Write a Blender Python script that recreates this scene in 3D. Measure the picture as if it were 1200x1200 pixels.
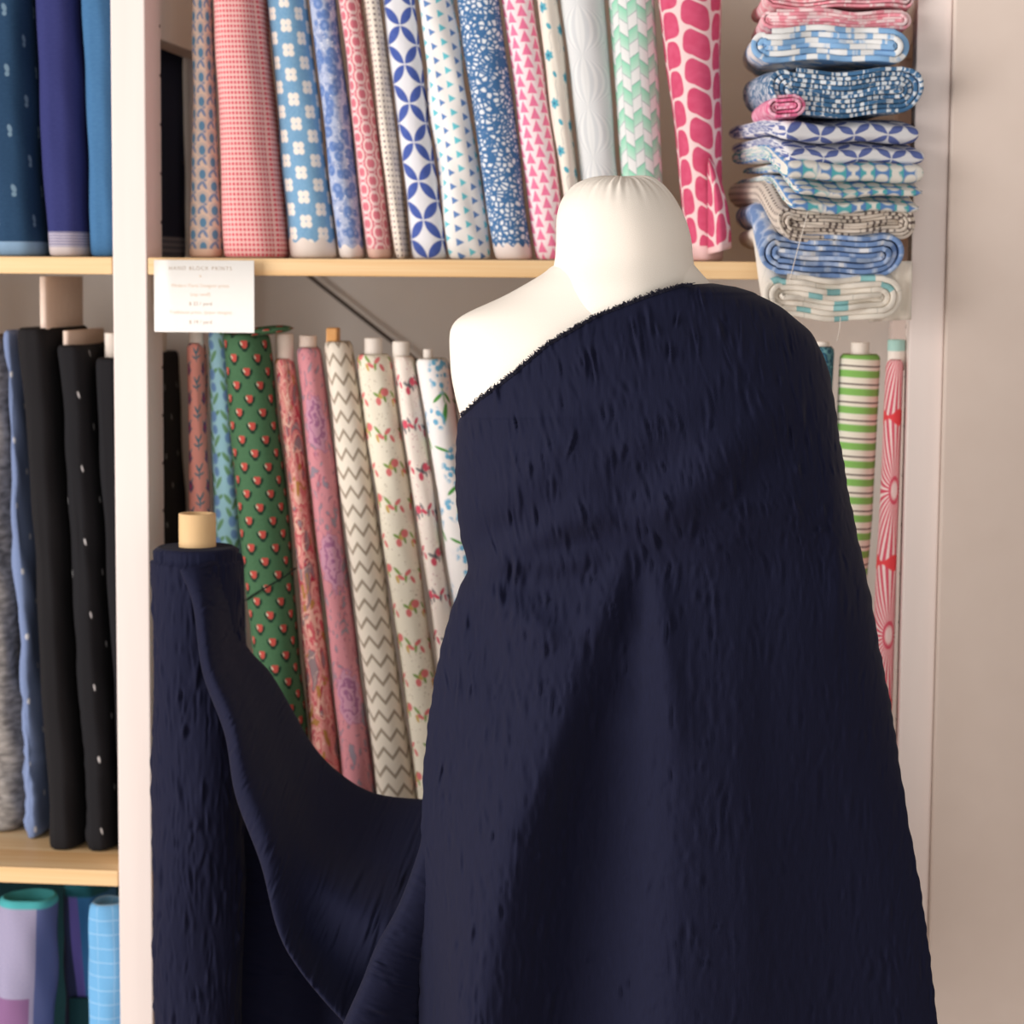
import bpy, math, random
import numpy as np
from mathutils import Vector, Matrix
random.seed(7); RNG = np.random.RandomState(11)
for o in list(bpy.data.objects): bpy.data.objects.remove(o)
SC = bpy.context.scene; COL = SC.collection

# ------------------------------------------------------------------ camera, world, light, exposure
F_PX = 2719.0
PITCH, YAW, ROLL = math.radians(5.88), math.radians(6.09), 0.0078
CAM_POS = Vector((0.0, -2.72, 1.45))
camd = bpy.data.cameras.new('camera'); cam = bpy.data.objects.new('camera', camd); COL.objects.link(cam)
R_CAM = Matrix.Rotation(YAW, 3, 'Z') @ Matrix.Rotation(math.pi/2 - PITCH, 3, 'X') @ Matrix.Rotation(ROLL, 3, 'Z')
cam.matrix_world = Matrix.Translation(CAM_POS) @ R_CAM.to_4x4()
camd.sensor_width = 36.0; camd.lens = F_PX/1200*36.0; camd.clip_start = 0.05
camd.dof.use_dof = True; camd.dof.focus_distance = 2.22; camd.dof.aperture_fstop = 7.0
SC.camera = cam

w = bpy.data.worlds.new('world'); SC.world = w; w.use_nodes = True
w.node_tree.nodes['Background'].inputs[0].default_value = (1.0, 0.93, 0.87, 1)
w.node_tree.nodes['Background'].inputs[1].default_value = 0.30
ld = bpy.data.lights.new('window_daylight', 'AREA'); ld.shape = 'RECTANGLE'; ld.size = 2.4; ld.size_y = 2.2
ld.energy = 140; ld.color = (1.0, 0.955, 0.915)
lo = bpy.data.objects.new('window_daylight', ld); COL.objects.link(lo)
lo.location = (-3.1, -2.15, 1.3)
lo.rotation_euler = (Vector((-0.3, -0.1, 1.15)) - lo.location).to_track_quat('-Z', 'Y').to_euler()
ld2 = bpy.data.lights.new('front_fill', 'AREA'); ld2.shape = 'RECTANGLE'; ld2.size = 2.8; ld2.size_y = 2.2  # fill lamp added behind the camera to soften shadows at the right
ld2.energy = 56; ld2.color = (1.0, 0.95, 0.90)
lo2 = bpy.data.objects.new('front_fill', ld2); COL.objects.link(lo2); lo2.location = (0.5, -4.4, 1.2)
lo2.rotation_euler = (Vector((0, 0, 1.1)) - lo2.location).to_track_quat('-Z', 'Y').to_euler()
SC.view_settings.view_transform = 'Standard'; SC.view_settings.look = 'None'
SC.view_settings.gamma = 1.0; SC.view_settings.use_curve_mapping = False
SC.view_settings.exposure = 0.0

RI = np.array(R_CAM)
def P(px, py, Y):
    """point of the plane Y = const seen at photo position (px, py); arrays allowed"""
    px = np.asarray(px, float); py = np.asarray(py, float); Y = np.asarray(Y, float)
    px, py, Y = np.broadcast_arrays(px, py, Y)
    d = np.stack([(px-600)/F_PX, (600-py)/F_PX, -np.ones(px.shape)], -1) @ RI.T
    t = (Y - CAM_POS.y)/d[..., 1]
    return np.array(CAM_POS) + d*t[..., None]

# ------------------------------------------------------------------ little shader language
T = None
def lin(c):
    return tuple(((x/255)/12.92 if x/255 <= .04045 else ((x/255+.055)/1.055)**2.4) for x in c) + (1.0,)
class S:
    def __init__(s, k): s.k = k
    def __add__(a, b): return mth('ADD', a, b)
    def __radd__(a, b): return mth('ADD', b, a)
    def __sub__(a, b): return mth('SUBTRACT', a, b)
    def __rsub__(a, b): return mth('SUBTRACT', b, a)
    def __mul__(a, b): return mth('MULTIPLY', a, b)
    def __rmul__(a, b): return mth('MULTIPLY', b, a)
    def __truediv__(a, b): return mth('DIVIDE', a, b)
def put(sock, x):
    if isinstance(x, S): T.links.new(x.k, sock)
    elif isinstance(x, tuple) and sock.type == 'RGBA': sock.default_value = lin(x)
    else: sock.default_value = x
def mth(op, *a):
    n = T.nodes.new('ShaderNodeMath'); n.operation = op
    for i, x in enumerate(a): put(n.inputs[i], x)
    return S(n.outputs[0])
def sin(x): return mth('SINE', x)
def ab(x): return mth('ABSOLUTE', x)
def flo(x): return mth('FLOOR', x)
def mx(*a):
    r = a[0]
    for b in a[1:]: r = mth('MAXIMUM', r, b)
    return r
def mn(*a):
    r = a[0]
    for b in a[1:]: r = mth('MINIMUM', r, b)
    return r
def hyp(a, b): return mth('SQRT', a*a + b*b)
def par(c): return mth('MODULO', ab(c), 2.0)
def ss(x, lo, hi):
    n = T.nodes.new('ShaderNodeMapRange'); n.interpolation_type = 'LINEAR'; n.clamp = True
    put(n.inputs[0], x); n.inputs[1].default_value = lo; n.inputs[2].default_value = hi
    return S(n.outputs[0])
def below(x, t, s=.6): return ss(x, t+s, t-s)
def above(x, t, s=.6): return ss(x, t-s, t+s)
def vec(u, v, z=0.0):
    n = T.nodes.new('ShaderNodeCombineXYZ'); put(n.inputs[0], u); put(n.inputs[1], v); put(n.inputs[2], z); return S(n.outputs[0])
def ell(p, cx, cy, rx, ry, rot=0, soft=.18):
    n = T.nodes.new('ShaderNodeMapping'); n.vector_type = 'TEXTURE'; put(n.inputs[0], p)
    n.inputs[1].default_value = (cx, cy, 0); n.inputs[2].default_value = (0, 0, math.radians(rot)); n.inputs[3].default_value = (rx, ry, 1)
    l = T.nodes.new('ShaderNodeVectorMath'); l.operation = 'LENGTH'; put(l.inputs[0], S(n.outputs[0]))
    return ss(S(l.outputs['Value']), 1+soft, 1-soft)
def ells(p, L, soft=.18): return mx(*[ell(p, *e, soft=soft) for e in L])
def mix(m, a, b):
    n = T.nodes.new('ShaderNodeMixRGB'); put(n.inputs[0], m); put(n.inputs[1], a); put(n.inputs[2], b); return S(n.outputs[0])
def noise(p, sc, det=2.0, dist=0.0):
    n = T.nodes.new('ShaderNodeTexNoise'); put(n.inputs['Vector'], p); n.inputs['Scale'].default_value = sc
    n.inputs['Detail'].default_value = det; n.inputs['Distortion'].default_value = dist; return S(n.outputs[0])
def vor(p, sc, feat='F1', rnd=1.0):
    n = T.nodes.new('ShaderNodeTexVoronoi'); n.feature = feat; put(n.inputs['Vector'], p); n.inputs['Scale'].default_value = sc
    n.inputs['Randomness'].default_value = rnd; return S(n.outputs['Distance'])
def ramp(x, stops):
    n = T.nodes.new('ShaderNodeValToRGB'); n.color_ramp.interpolation = 'CONSTANT'; put(n.inputs[0], x)
    e = n.color_ramp.elements
    while len(e) < len(stops): e.new(0.5)
    for i, (q, c) in enumerate(stops): e[i].position = q; e[i].color = lin(c)
    return S(n.outputs[0])
def tile(u, v, pu, pv, stag=.5):
    c = flo(u/pu); v2 = v + par(c)*(stag*pv); lu = u - (c+.5)*pu; r = flo(v2/pv); lv = v2 - (r+.5)*pv
    return lu, lv, c, r
def uvmm():
    n = T.nodes.new('ShaderNodeUVMap'); s = T.nodes.new('ShaderNodeSeparateXYZ'); T.links.new(n.outputs[0], s.inputs[0])
    return S(s.outputs[0])*1000.0, S(s.outputs[1])*1000.0
MATS = {}
def mat(name, fn, rough=.9, weave=.12, sheen=0.0, spec=.25):
    """fn(u, v, p) -> colour from cloth coordinates in millimetres"""
    global T
    if name in MATS: return MATS[name]
    m = bpy.data.materials.new(name); m.use_nodes = True; T = m.node_tree
    b = T.nodes['Principled BSDF']; b.inputs['Roughness'].default_value = rough
    b.inputs['Specular IOR Level'].default_value = spec; b.inputs['Sheen Weight'].default_value = sheen
    u, v = uvmm(); c = fn(u, v, vec(u, v))
    put(b.inputs['Base Color'], c)
    if weave:
        h = noise(vec(u*1.0, v*1.0), .9, 1.0)
        bp = T.nodes.new('ShaderNodeBump'); bp.inputs['Strength'].default_value = weave; bp.inputs['Distance'].default_value = .001
        put(bp.inputs['Height'], h); T.links.new(bp.outputs[0], b.inputs['Normal'])
    MATS[name] = m; return m
def objmat(name, fn, rough=.6, spec=.3):
    """fn(P) -> colour from object coordinates in metres"""
    global T
    m = bpy.data.materials.new(name); m.use_nodes = True; T = m.node_tree
    b = T.nodes['Principled BSDF']; b.inputs['Roughness'].default_value = rough; b.inputs['Specular IOR Level'].default_value = spec
    n = T.nodes.new('ShaderNodeTexCoord'); p = S(n.outputs['Object'])
    put(b.inputs['Base Color'], fn(p)); return m
def scaled(p, sx, sy, sz):
    n = T.nodes.new('ShaderNodeMapping'); put(n.inputs[0], p); n.inputs[3].default_value = (sx, sy, sz); return S(n.outputs[0])

# ------------------------------------------------------------------ mesh helpers
def grid_mesh(name, V, UV=None, flip=False):
    V = np.asarray(V, np.float32); a, b = V.shape[:2]
    idx = np.arange(a*b).reshape(a, b)
    q = np.stack([idx[:-1, :-1], idx[:-1, 1:], idx[1:, 1:], idx[1:, :-1]], -1).reshape(-1, 4)
    if flip: q = q[:, ::-1]
    me = bpy.data.meshes.new(name); me.vertices.add(a*b); me.vertices.foreach_set('co', V.reshape(-1))
    n = len(q); me.loops.add(n*4); me.polygons.add(n)
    me.loops.foreach_set('vertex_index', q.reshape(-1).astype(np.int32))
    me.polygons.foreach_set('loop_start', np.arange(0, n*4, 4, dtype=np.int32))
    me.polygons.foreach_set('loop_total', np.full(n, 4, dtype=np.int32))
    me.polygons.foreach_set('use_smooth', np.ones(n, dtype=bool))
    if UV is not None:
        l = me.uv_layers.new(name='UVMap'); l.data.foreach_set('uv', np.asarray(UV, np.float32).reshape(-1, 2)[q.reshape(-1)].reshape(-1))
    me.update(); me.validate(); return me
def join_grids(name, L):
    """several (V, UV) grids as one mesh"""
    me = bpy.data.meshes.new(name); vs, qs, uvs, off = [], [], [], 0
    for V, UV in L:
        V = np.asarray(V, np.float32); a, b = V.shape[:2]; idx = np.arange(a*b).reshape(a, b) + off
        qs.append(np.stack([idx[:-1, :-1], idx[:-1, 1:], idx[1:, 1:], idx[1:, :-1]], -1).reshape(-1, 4))
        vs.append(V.reshape(-1, 3)); uvs.append(np.asarray(UV, np.float32).reshape(-1, 2)); off += a*b
    V = np.concatenate(vs); q = np.concatenate(qs); U = np.concatenate(uvs); n = len(q)
    me.vertices.add(len(V)); me.vertices.foreach_set('co', V.reshape(-1)); me.loops.add(n*4); me.polygons.add(n)
    me.loops.foreach_set('vertex_index', q.reshape(-1).astype(np.int32))
    me.polygons.foreach_set('loop_start', np.arange(0, n*4, 4, dtype=np.int32))
    me.polygons.foreach_set('loop_total', np.full(n, 4, dtype=np.int32))
    me.polygons.foreach_set('use_smooth', np.ones(n, dtype=bool))
    l = me.uv_layers.new(name='UVMap'); l.data.foreach_set('uv', U[q.reshape(-1)].reshape(-1))
    me.update(); me.validate(); return me
def obj(name, me, m, parent=None, loc=(0, 0, 0)):
    o = bpy.data.objects.new(name, me); COL.objects.link(o); o.location = loc
    for k in (m if isinstance(m, (list, tuple)) else [m]): me.materials.append(k)
    if parent is not None: o.parent = parent
    return o
def tag(o, label=None, cat=None, group=None, kind=None):
    if label: o['label'] = label
    if cat: o['category'] = cat
    if group: o['group'] = group
    if kind: o['kind'] = kind
    return o
def empty(name, loc, label, cat, group=None):
    o = bpy.data.objects.new(name, None); COL.objects.link(o); o.location = loc; o.empty_display_size = .05
    return tag(o, label, cat, group)
def box_me(name, lo, hi, bev=.002, seg=2):
    import bmesh
    bm = bmesh.new(); bmesh.ops.create_cube(bm, size=1)
    lo = Vector(lo); hi = Vector(hi)
    for v in bm.verts: v.co = Vector([(lo[i]+hi[i])/2 + v.co[i]*(hi[i]-lo[i]) for i in range(3)])
    if bev: bmesh.ops.bevel(bm, geom=bm.edges[:], offset=bev, segments=seg, affect='EDGES', profile=.5)
    me = bpy.data.meshes.new(name); bm.to_mesh(me); bm.free(); return me
def tube_grid(pts, r, m=10, caps=True):
    pts = np.asarray(pts, float); n = len(pts); d = np.gradient(pts, axis=0); d /= np.linalg.norm(d, axis=1)[:, None]
    ref = np.array([0.1, 0.2, 1.0]) if abs(d[0][2]) < .9 else np.array([1.0, 0, 0])
    e1 = np.cross(d, ref); e1 /= np.linalg.norm(e1, axis=1)[:, None]; e2 = np.cross(d, e1)
    a = np.linspace(0, 2*math.pi, m+1); r = np.broadcast_to(r, (n,))
    V = pts[:, None] + r[:, None, None]*(np.cos(a)[None, :, None]*e1[:, None] + np.sin(a)[None, :, None]*e2[:, None])
    if caps: V = np.concatenate([np.repeat(pts[:1, None], m+1, 1), V, np.repeat(pts[-1:, None], m+1, 1)])
    return V, np.zeros(V.shape[:2]+(2,))
def sstep(x, a, b):
    t = np.clip((np.asarray(x, float)-a)/(b-a), 0, 1); return t*t*(3-2*t)

# ------------------------------------------------------------------ plain materials
M_PAINT = objmat('white_paint', lambda p: mix(noise(scaled(p, 60, 60, 4), 1.0, 4.0), (236, 222, 217), (243, 231, 226)), .55)
M_HOLE = objmat('peg_hole_dark', lambda p: mix(0.0, (60, 40, 30), (60, 40, 30)), .9)
def pine(p):
    g = noise(scaled(p, 3, 60, 160), 1.0, 5.0, .4); k = noise(scaled(p, 1.2, 14, 30), 1.0, 2.0)
    return mix(ss(g, .35, .7), mix(ss(k, .4, .65), (236, 198, 148), (226, 180, 124)), (243, 212, 166))
M_PINE = objmat('pine_wood', pine, .5)
M_WALL = objmat('shop_wall_plaster', lambda p: mix(noise(scaled(p, 30, 30, 30), 1.0, 5.0), (234, 228, 223), (240, 234, 229)), .85)
M_PANEL = objmat('side_wall_plaster', lambda p: mix(noise(scaled(p, 22, 22, 22), 1.0, 6.0), (222, 205, 194), (230, 214, 204)), .8)
M_FLOOR = objmat('floor_boards', lambda p: mix(noise(scaled(p, 3, 30, 3), 1.0, 4.0), (120, 88, 62), (150, 112, 80)), .5)
M_METAL = objmat('dark_steel', lambda p: mix(noise(p, 80.0, 2.0), (88, 80, 76), (104, 96, 92)), .45)
M_CARDBOARD = objmat('kraft_cardboard', lambda p: mix(noise(scaled(p, 90, 90, 20), 1.0, 3.0), (214, 176, 128), (226, 192, 146)), .8)
M_BOARD = objmat('pale_cardboard', lambda p: mix(noise(scaled(p, 60, 60, 60), 1.0, 3.0), (222, 200, 186), (234, 216, 204)), .8)
M_PAPER = objmat('white_paper_tube', lambda p: mix(noise(scaled(p, 60, 60, 60), 1.0, 3.0), (232, 222, 212), (242, 234, 226)), .7)
M_MINT = objmat('mint_tube', lambda p: mix(noise(scaled(p, 60, 60, 60), 1.0, 3.0), (160, 200, 192), (172, 210, 202)), .7)
M_ORANGE = objmat('amber_tape', lambda p: mix(noise(p, 90.0, 2.0), (216, 150, 84), (232, 178, 116)), .4)
M_CARD = objmat('card_stock', lambda p: mix(noise(p, 200.0, 2.0), (247, 243, 238), (250, 246, 242)), .6)
M_INK = objmat('grey_brown_ink', lambda p: mix(noise(p, 200.0, 2.0), (176, 158, 144), (186, 168, 152)), .7)
M_INK2 = objmat('pale_tan_ink', lambda p: mix(noise(p, 200.0, 2.0), (222, 200, 180), (228, 206, 186)), .7)

# ------------------------------------------------------------------ cloth patterns (millimetres)
def band(c, v, lo, hi, col): return mix(above(v, lo)*below(v, hi), c, col)
def heather(c1, c2, sc=.25):
    return lambda u, v, p: mix(noise(vec(u*.3, v), sc*4, 3.0), c1, c2)
def p_beigeblue(u, v, p):
    lu, lv, c, r = tile(u+8, v+6, 17.0, 29.0, .5); q = vec(lu, lv)
    a = ells(q, [(0, 4, 5.2, 6, 0)]); b = ells(q, [(3, -9, 2.2, 6, 35), (-4, -8, 2, 5, -50), (4, -3, 2.4, 1.6, 0), (-6, -13, 2, 4, 20)])
    pet = below(ab(hyp(lu, lv-4.0)-8.0), 1.0)
    c0 = mix(b, (214, 190, 172), (118, 136, 168)); c0 = mix(pet*.5, c0, (160, 160, 170)); c0 = mix(a, c0, (92, 134, 165))
    return band(c0, v, -5, 10, (222, 190, 168))
def p_dotgrid(u, v, p):
    lu, lv, c, r = tile(u, v, 5.8, 6.0, 0); d = ell(vec(lu, lv), 0, 0, 1.9, 2.0)
    bg = mix(below(ab(lv-2.6), .5, .5)*.6, (226, 178, 174), (238, 208, 202))
    return mix(d, bg, (206, 78, 96))
def p_blueflower(u, v, p):
    lu, lv, c, r = tile(u+11, v, 22.0, 29.0, .5); q = vec(lu, lv)
    f = ells(q, [(-3.6, -3.6, 4.2, 4.2, 0), (3.6, -3.6, 4.2, 4.2, 0), (-3.6, 3.6, 4.2, 4.2, 0), (3.6, 3.6, 4.2, 4.2, 0)])
    c0 = mix(noise(p, .25), (104, 152, 192), (136, 176, 206)); c0 = mix(f, c0, (238, 230, 222))
    return mix(below(v+3.0*sin(u*.25), 21), c0, (228, 216, 208))
def p_bluefloral(u, v, p):
    d = vor(p, .075); e = vor(p, .21)
    c0 = mix(below(d, .52, .08), (176, 186, 212), (104, 132, 186)); c0 = mix(below(d, .22, .05), c0, (132, 154, 200))
    c0 = mix(below(e, .18, .05)*above(d, .35, .05), c0, (236, 234, 236)); c0 = mix(ss(noise(p, .12), .5, .62)*.5, c0, (84, 112, 170))
    return mix(below(v+2.5*sin(u*.3), 14), c0, (234, 226, 222))
def p_pinkcircle(u, v, p):
    lu, lv, c, r = tile(u+2, v, 17.0, 20.5, .5); d = hyp(lu, lv)
    c0 = mix(noise(p, .2), (206, 108, 124), (218, 130, 142)); c0 = mix(below(ab(d-7.4), 1.5), c0, (240, 208, 206))
    lu2, lv2, c2, r2 = tile(u+2, v+10.2, 17.0, 20.5, .5); c0 = mix(below(ab(ab(lu2)+ab(lv2)-5.5), .9), c0, (236, 200, 200))
    return band(c0, v, -5, 11, (226, 190, 176))
def p_greydots(u, v, p):
    lu, lv, c, r = tile(u, v, 6.6, 6.8, 0); d = ell(vec(lu, lv), 0, 0, 1.4, 1.5); return mix(d, (234, 224, 212), (128, 112, 116))
def leaf(u, v, L, bg, fg, fg2):
    pq = (u+v)/L; qq = (u-v)/L; a = ab(pq-flo(pq)-.5); b = ab(qq-flo(qq)-.5)
    d = mn(hyp(1.0-a, b), hyp(a, 1.0-b)); m = below(d, .685, .02)
    return mix(m, bg, mix(noise(vec(u, v), .12), fg, fg2))
def p_leaf(u, v, p): return leaf(u, v, 46.0, (228, 228, 234), (62, 82, 158), (84, 106, 178))
def p_leafgrey(u, v, p): return leaf(u+5, v, 40.0, (226, 226, 230), (84, 98, 158), (104, 120, 176))
def p_tritriangle(u, v, p):
    lu, lv, c, r = tile(u, v, 14.5, 16.5, .3)
    m = below(ab(lv)*1.0 - (4.6-lu)*.52, 0, .5)*above(lu, -4.4, .5)
    c0 = mix(par(c), (104, 196, 210), (96, 132, 186)); return mix(m, (236, 234, 232), c0)
def p_pebble(u, v, p):
    d = vor(vec(u, v*1.2), .145, 'DISTANCE_TO_EDGE', .85); c0 = mix(above(d, .17, .06), (66, 110, 158), (226, 230, 236))
    return mix(below(v+2.5*sin(u*.5), 17), c0, (236, 224, 220))
def p_pebblebig(u, v, p):
    d = vor(vec(u*.8, v*1.3), .15, 'DISTANCE_TO_EDGE'); return mix(above(d, .14, .04), (70, 112, 152), (218, 224, 230))
def p_pinktri(u, v, p):
    lu, lv, c, r = tile(u+3, v, 14.0, 15.0, .5)
    m = below(ab(lu) + (lv-7.4)*.46, 0, .4)*above(lv, -6.6, .4)
    return mix(m, (246, 226, 230), mix(noise(p, .15), (232, 108, 150), (240, 140, 174)))
def p_tealstars(u, v, p):
    lu, lv, c, r = tile(u+20, v+12, 26.0, 56.0, .45); q = vec(lu, lv)
    f = ells(q, [(0, 0, 3.2, 7, 0), (0, 0, 3, 7, 72), (0, 0, 3, 7, -60)]); s = ells(q, [(6, -22, 2.6, 4, 30)])
    ln = below(ab(lu - lv*.35 - 3.0*sin(lv*.2)), .5, .4)
    c0 = mix(ln*.5, (238, 230, 218), (120, 140, 150)); c0 = mix(mx(f, s), c0, (88, 170, 190)); return mix(ell(q, 0, 0, 2, 2), c0, (60, 120, 150))
def p_ogee(u, v, p):
    lu, lv, c, r = tile(u+30, v, 52.0, 60.0, .5); wd = 1.0-(lv/30.0)*(lv/30.0)
    f = ab(lu)/(wd*26.0+1.5); m = above(sin(f*20.0), .1, .35)
    return mix(m*.85, (208, 211, 214), (228, 229, 229))
def p_basket(u, v, p):
    k = flo((u+5.0)/10.5); sg = par(k)*2.0-1.0; lu0 = (u+5.0)-(k+.5)*10.5; lu, lv, c, r = tile(u+5.0, v + sg*lu0*.75, 10.5, 16.0, .5)
    g = mx(above(ab(lu), 4.75, .5)*.6, above(lv, 6.9, .5)); c0 = mix(par(r), (140, 208, 178), (222, 222, 222)); c0 = mix(ss(lv, 8, -8)*.45, c0, (232, 234, 232))
    return mix(g*.8, c0, (142, 156, 160))
def p_scales(u, v, p):
    lu, lv, c, r = tile(u+8, v+4.0*sin(u*.12)+3.0*ab(sin(u*.121)), 26.0, 34.0, .45)
    m = below(mth('POWER', ab(lu)/(11.6-lv*.08), 3.2) + mth('POWER', ab(lv+1.5)/15.4, 3.2), 1.0, .09)
    c0 = mix(noise(p, .1), (196, 60, 98), (216, 98, 132)); c0 = mix(m, (236, 206, 206), c0); return mix(below(v, 17), c0, (232, 196, 196))
def p_salmon(u, v, p):
    lu, lv, c, r = tile(u+2, v, 17.0, 36.0, .5); q = vec(lu, lv)
    a = ells(q, [(-2, 4, 1.4, 6, 30), (3, 6, 1.4, 6, -30), (0, -2, 1.1, 7, 0), (-4, -3, 1.2, 4, 60), (4, -2, 1.2, 4, -60)])
    b = ells(q, [(0, 0, 5.5, 7, 0)])*par(c); c0 = mix(a, (232, 156, 144), (70, 124, 140)); c0 = mix(b, c0, (96, 76, 112)); return mix(ell(q, 0, 0, 2.6, 3)*par(c), c0, (176, 64, 110))
def p_bluegreen(u, v, p):
    lu, lv, c, r = tile(u, v, 24.0, 52.0, .5); q = vec(lu, lv)
    g = ells(q, [(-5, 10, 3, 8, 40), (6, 4, 3, 9, -35), (-3, -8, 3, 9, 30), (7, -14, 2.5, 7, -60)]); b = ells(q, [(1, -18, 6, 7, 0), (3, 18, 5, 6, 20)])
    c0 = mix(g, (160, 206, 220), (112, 158, 120)); return mix(b, c0, (112, 150, 196))
def p_green(u, v, p):
    lu, lv, c, r = tile(u+4, v, 15.5, 33.0, .5); q = vec(lu, lv)
    d = ells(q, [(-4.6, -.6, 2.2, 5, 25), (4.6, -.6, 2.2, 5, -25), (0, -6, 3.4, 2.4, 0)]); f = ells(q, [(0, .8, 3.6, 4.6, 0), (-2.4, 3.6, 1.8, 2, 0), (2.4, 3.6, 1.8, 2, 0)])
    w_ = ells(q, [(-3.6, 1.6, .9, 2.4, 25)]); c0 = mix(noise(p, .3), (60, 95, 66), (73, 111, 79)); c0 = mix(d, c0, (24, 50, 38)); c0 = mix(f, c0, (178, 72, 64)); return mix(w_, c0, (206, 196, 170))
def p_redpaisley(u, v, p):
    n = noise(vec(u*1.3, v*.75), .030, 1.5, .9); e = noise(vec(u, v*.8, 7.0), .045, 1.5, .8)
    c0 = ramp(n, [(0, (150, 128, 132)), (.36, (196, 84, 96)), (.40, (224, 150, 144)), (.5, (206, 96, 104)), (.535, (232, 178, 162)), (.6, (178, 60, 80)), (.63, (150, 128, 132))])
    c0 = mix(above(e, .63, .01), c0, (184, 132, 74)); return mix(below(ab(e-.5), .012, .006), c0, (236, 196, 178))
def p_mauve(u, v, p):
    lu, lv, c, r = tile(u+26, v+40, 60.0, 168.0, .5); q = vec(lu, lv); n = noise(vec(u*1.3, v*.8), .05, 2.0, 1.2)
    c0 = ramp(n, [(0, (142, 128, 140)), (.37, (170, 102, 118)), (.395, (200, 134, 142)), (.62, (150, 108, 124)), (.64, (150, 136, 146))])
    d = hyp(lu*1.2, lv*.62)+(noise(p, .09)-.5)*26.0; f = below(d, 22, 1.5); k = above(sin(d*.62), .35, .35)
    return mix(f, c0, mix(k, (190, 140, 160), (154, 100, 134)))
def p_zigzag(u, v, p):
    z = v + ab(mth('MODULO', u+610.0, 22.0)-11.0)*1.15; k = z/23.0; d = ab(k-flo(k)-.5)*23.0
    return mix(below(d, 2.9, .8), mix(noise(p, .4), (226, 216, 200), (232, 222, 208)), (158, 144, 128))
def sprig(u, v, bg, pu, pv, dotc, reds, greens, extra, off=0.0):
    lu, lv, c, r = tile(u+off, v, pu, pv, .5); q = vec(lu*.8, lv*.8); d = vor(p2(u, v), .2)
    c0 = mix(below(d, .17, .06), bg, dotc)
    c0 = mix(ells(q, [(-3, 20, 1.6, 4.5, 60), (2, 24, 1.6, 4.5, -40), (5, 17, 1.5, 4, 10), (-8, -14, 1.6, 5, 40), (0, -20, 1.4, 5, -10)]), c0, greens)
    c0 = mix(ells(q, [(6, 23, 4.6, 4, 20), (-2, 14, 3, 4, 0), (-5, -20, 2, 4, 60), (3, -15, 2, 4.4, -50), (7, -22, 2, 4, 30)]), c0, reds)
    return mix(ells(q, [(1, 19, 1.8, 3, 30), (-9, -22, 1.6, 4, 15)]), c0, extra)
def p2(u, v): return vec(u, v)
def p_creamfloral(u, v, p): return sprig(u, v, (232, 224, 206), 30.0, 86.0, (176, 160, 140), (214, 116, 116), (128, 156, 84), (200, 168, 96), 10)
def p_whitefloral(u, v, p): return sprig(u, v, (240, 228, 218), 22.0, 104.0, (188, 130, 140), (208, 84, 104), (124, 120, 124), (92, 90, 96), 5)
def p_blueblossom(u, v, p):
    lu, lv, c, r = tile(u+12, v+28, 44.0, 112.0, .5); q = vec(lu, lv); d = vor(p, .13)
    reg = ells(q, [(2, 24, 16, 24, -12), (-12, -30, 9, 14, 20)]); f = below(d, .47, .05)*reg
    g = ells(q, [(-7, -6, 2.2, 9, -50), (8, -6, 2.4, 9, 40), (0, -24, 3.2, 13, -18), (-12, 44, 1.8, 10, 70)]); st = below(ab(lu-1.0+lv*.04), .7)*below(ab(lv+2.0), 10)
    c0 = mix(ss(noise(p, .04), .55, .7)*.25, (240, 236, 234), (214, 214, 226)); c0 = mix(mx(g, st), c0, (84, 152, 72)); return mix(f, c0, (110, 174, 208))
def p_rust(u, v, p): return mix(noise(p, .08), (176, 92, 72), (196, 116, 92))
def p_tealprint(u, v, p):
    n = noise(p, .07, 2.0, 1.2); return ramp(n, [(0, (60, 108, 128)), (.42, (36, 72, 98)), (.52, (104, 156, 164)), (.58, (52, 92, 118))])
def p_greenstripe(u, v, p):
    k = v + .8*sin(u*.1); t = mth('MODULO', k+400.0, 21.5); c0 = mix(above(t, 2)*below(t, 10.5), (232, 226, 210), (132, 184, 96))
    return mix(above(t, 14.6, .5)*below(t, 16.4, .5), c0, (84, 66, 66))
def p_starburst(u, v, p):
    lv = mth('MODULO', v+1000.0-20.0, 172.0)-86.0; lu = u-6.0; a = mth('ARCTAN2', lv*.62, lu); d = hyp(lu, lv*.62)
    k = above(sin(a*30.0), -.15, .3)*above(d, 6, 1); ring = below(ab(d-9.0), 1.6)
    c0 = mix(mx(k, ring)*.92, (238, 214, 212), (208, 56, 88)); return mix(above(ab(lv)+ 4.0*sin(u*.14), 80, 1.0), c0, (226, 72, 78))
def p_chambray(u, v, p):
    lu, lv, c, r = tile(u+9, v+30, 30.0, 84.0, .5); c0 = mix(noise(vec(u*.2, v), .9, 2.0), (108, 126, 166), (130, 146, 184)); return mix(ells(vec(lu, lv), [(0, 0, 2.4, 4, 0)]), c0, (226, 226, 232))
def p_black(u, v, p):
    lu, lv, c, r = tile(u+7, v+20, 34.0, 92.0, .45); c0 = mix(noise(p, .5), (20, 20, 24), (28, 27, 31)); return mix(ells(vec(lu, lv), [(0, 0, 1.3, 4.4, 12)]), c0, (206, 204, 206))
def p_plainblack(u, v, p): return mix(noise(p, .5), (23, 22, 25), (30, 28, 31))
def p_greywool(u, v, p): return mix(ss(noise(vec(u*.4, v), .12, 5.0), .35, .65), (104, 100, 98), (164, 158, 154))
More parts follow.
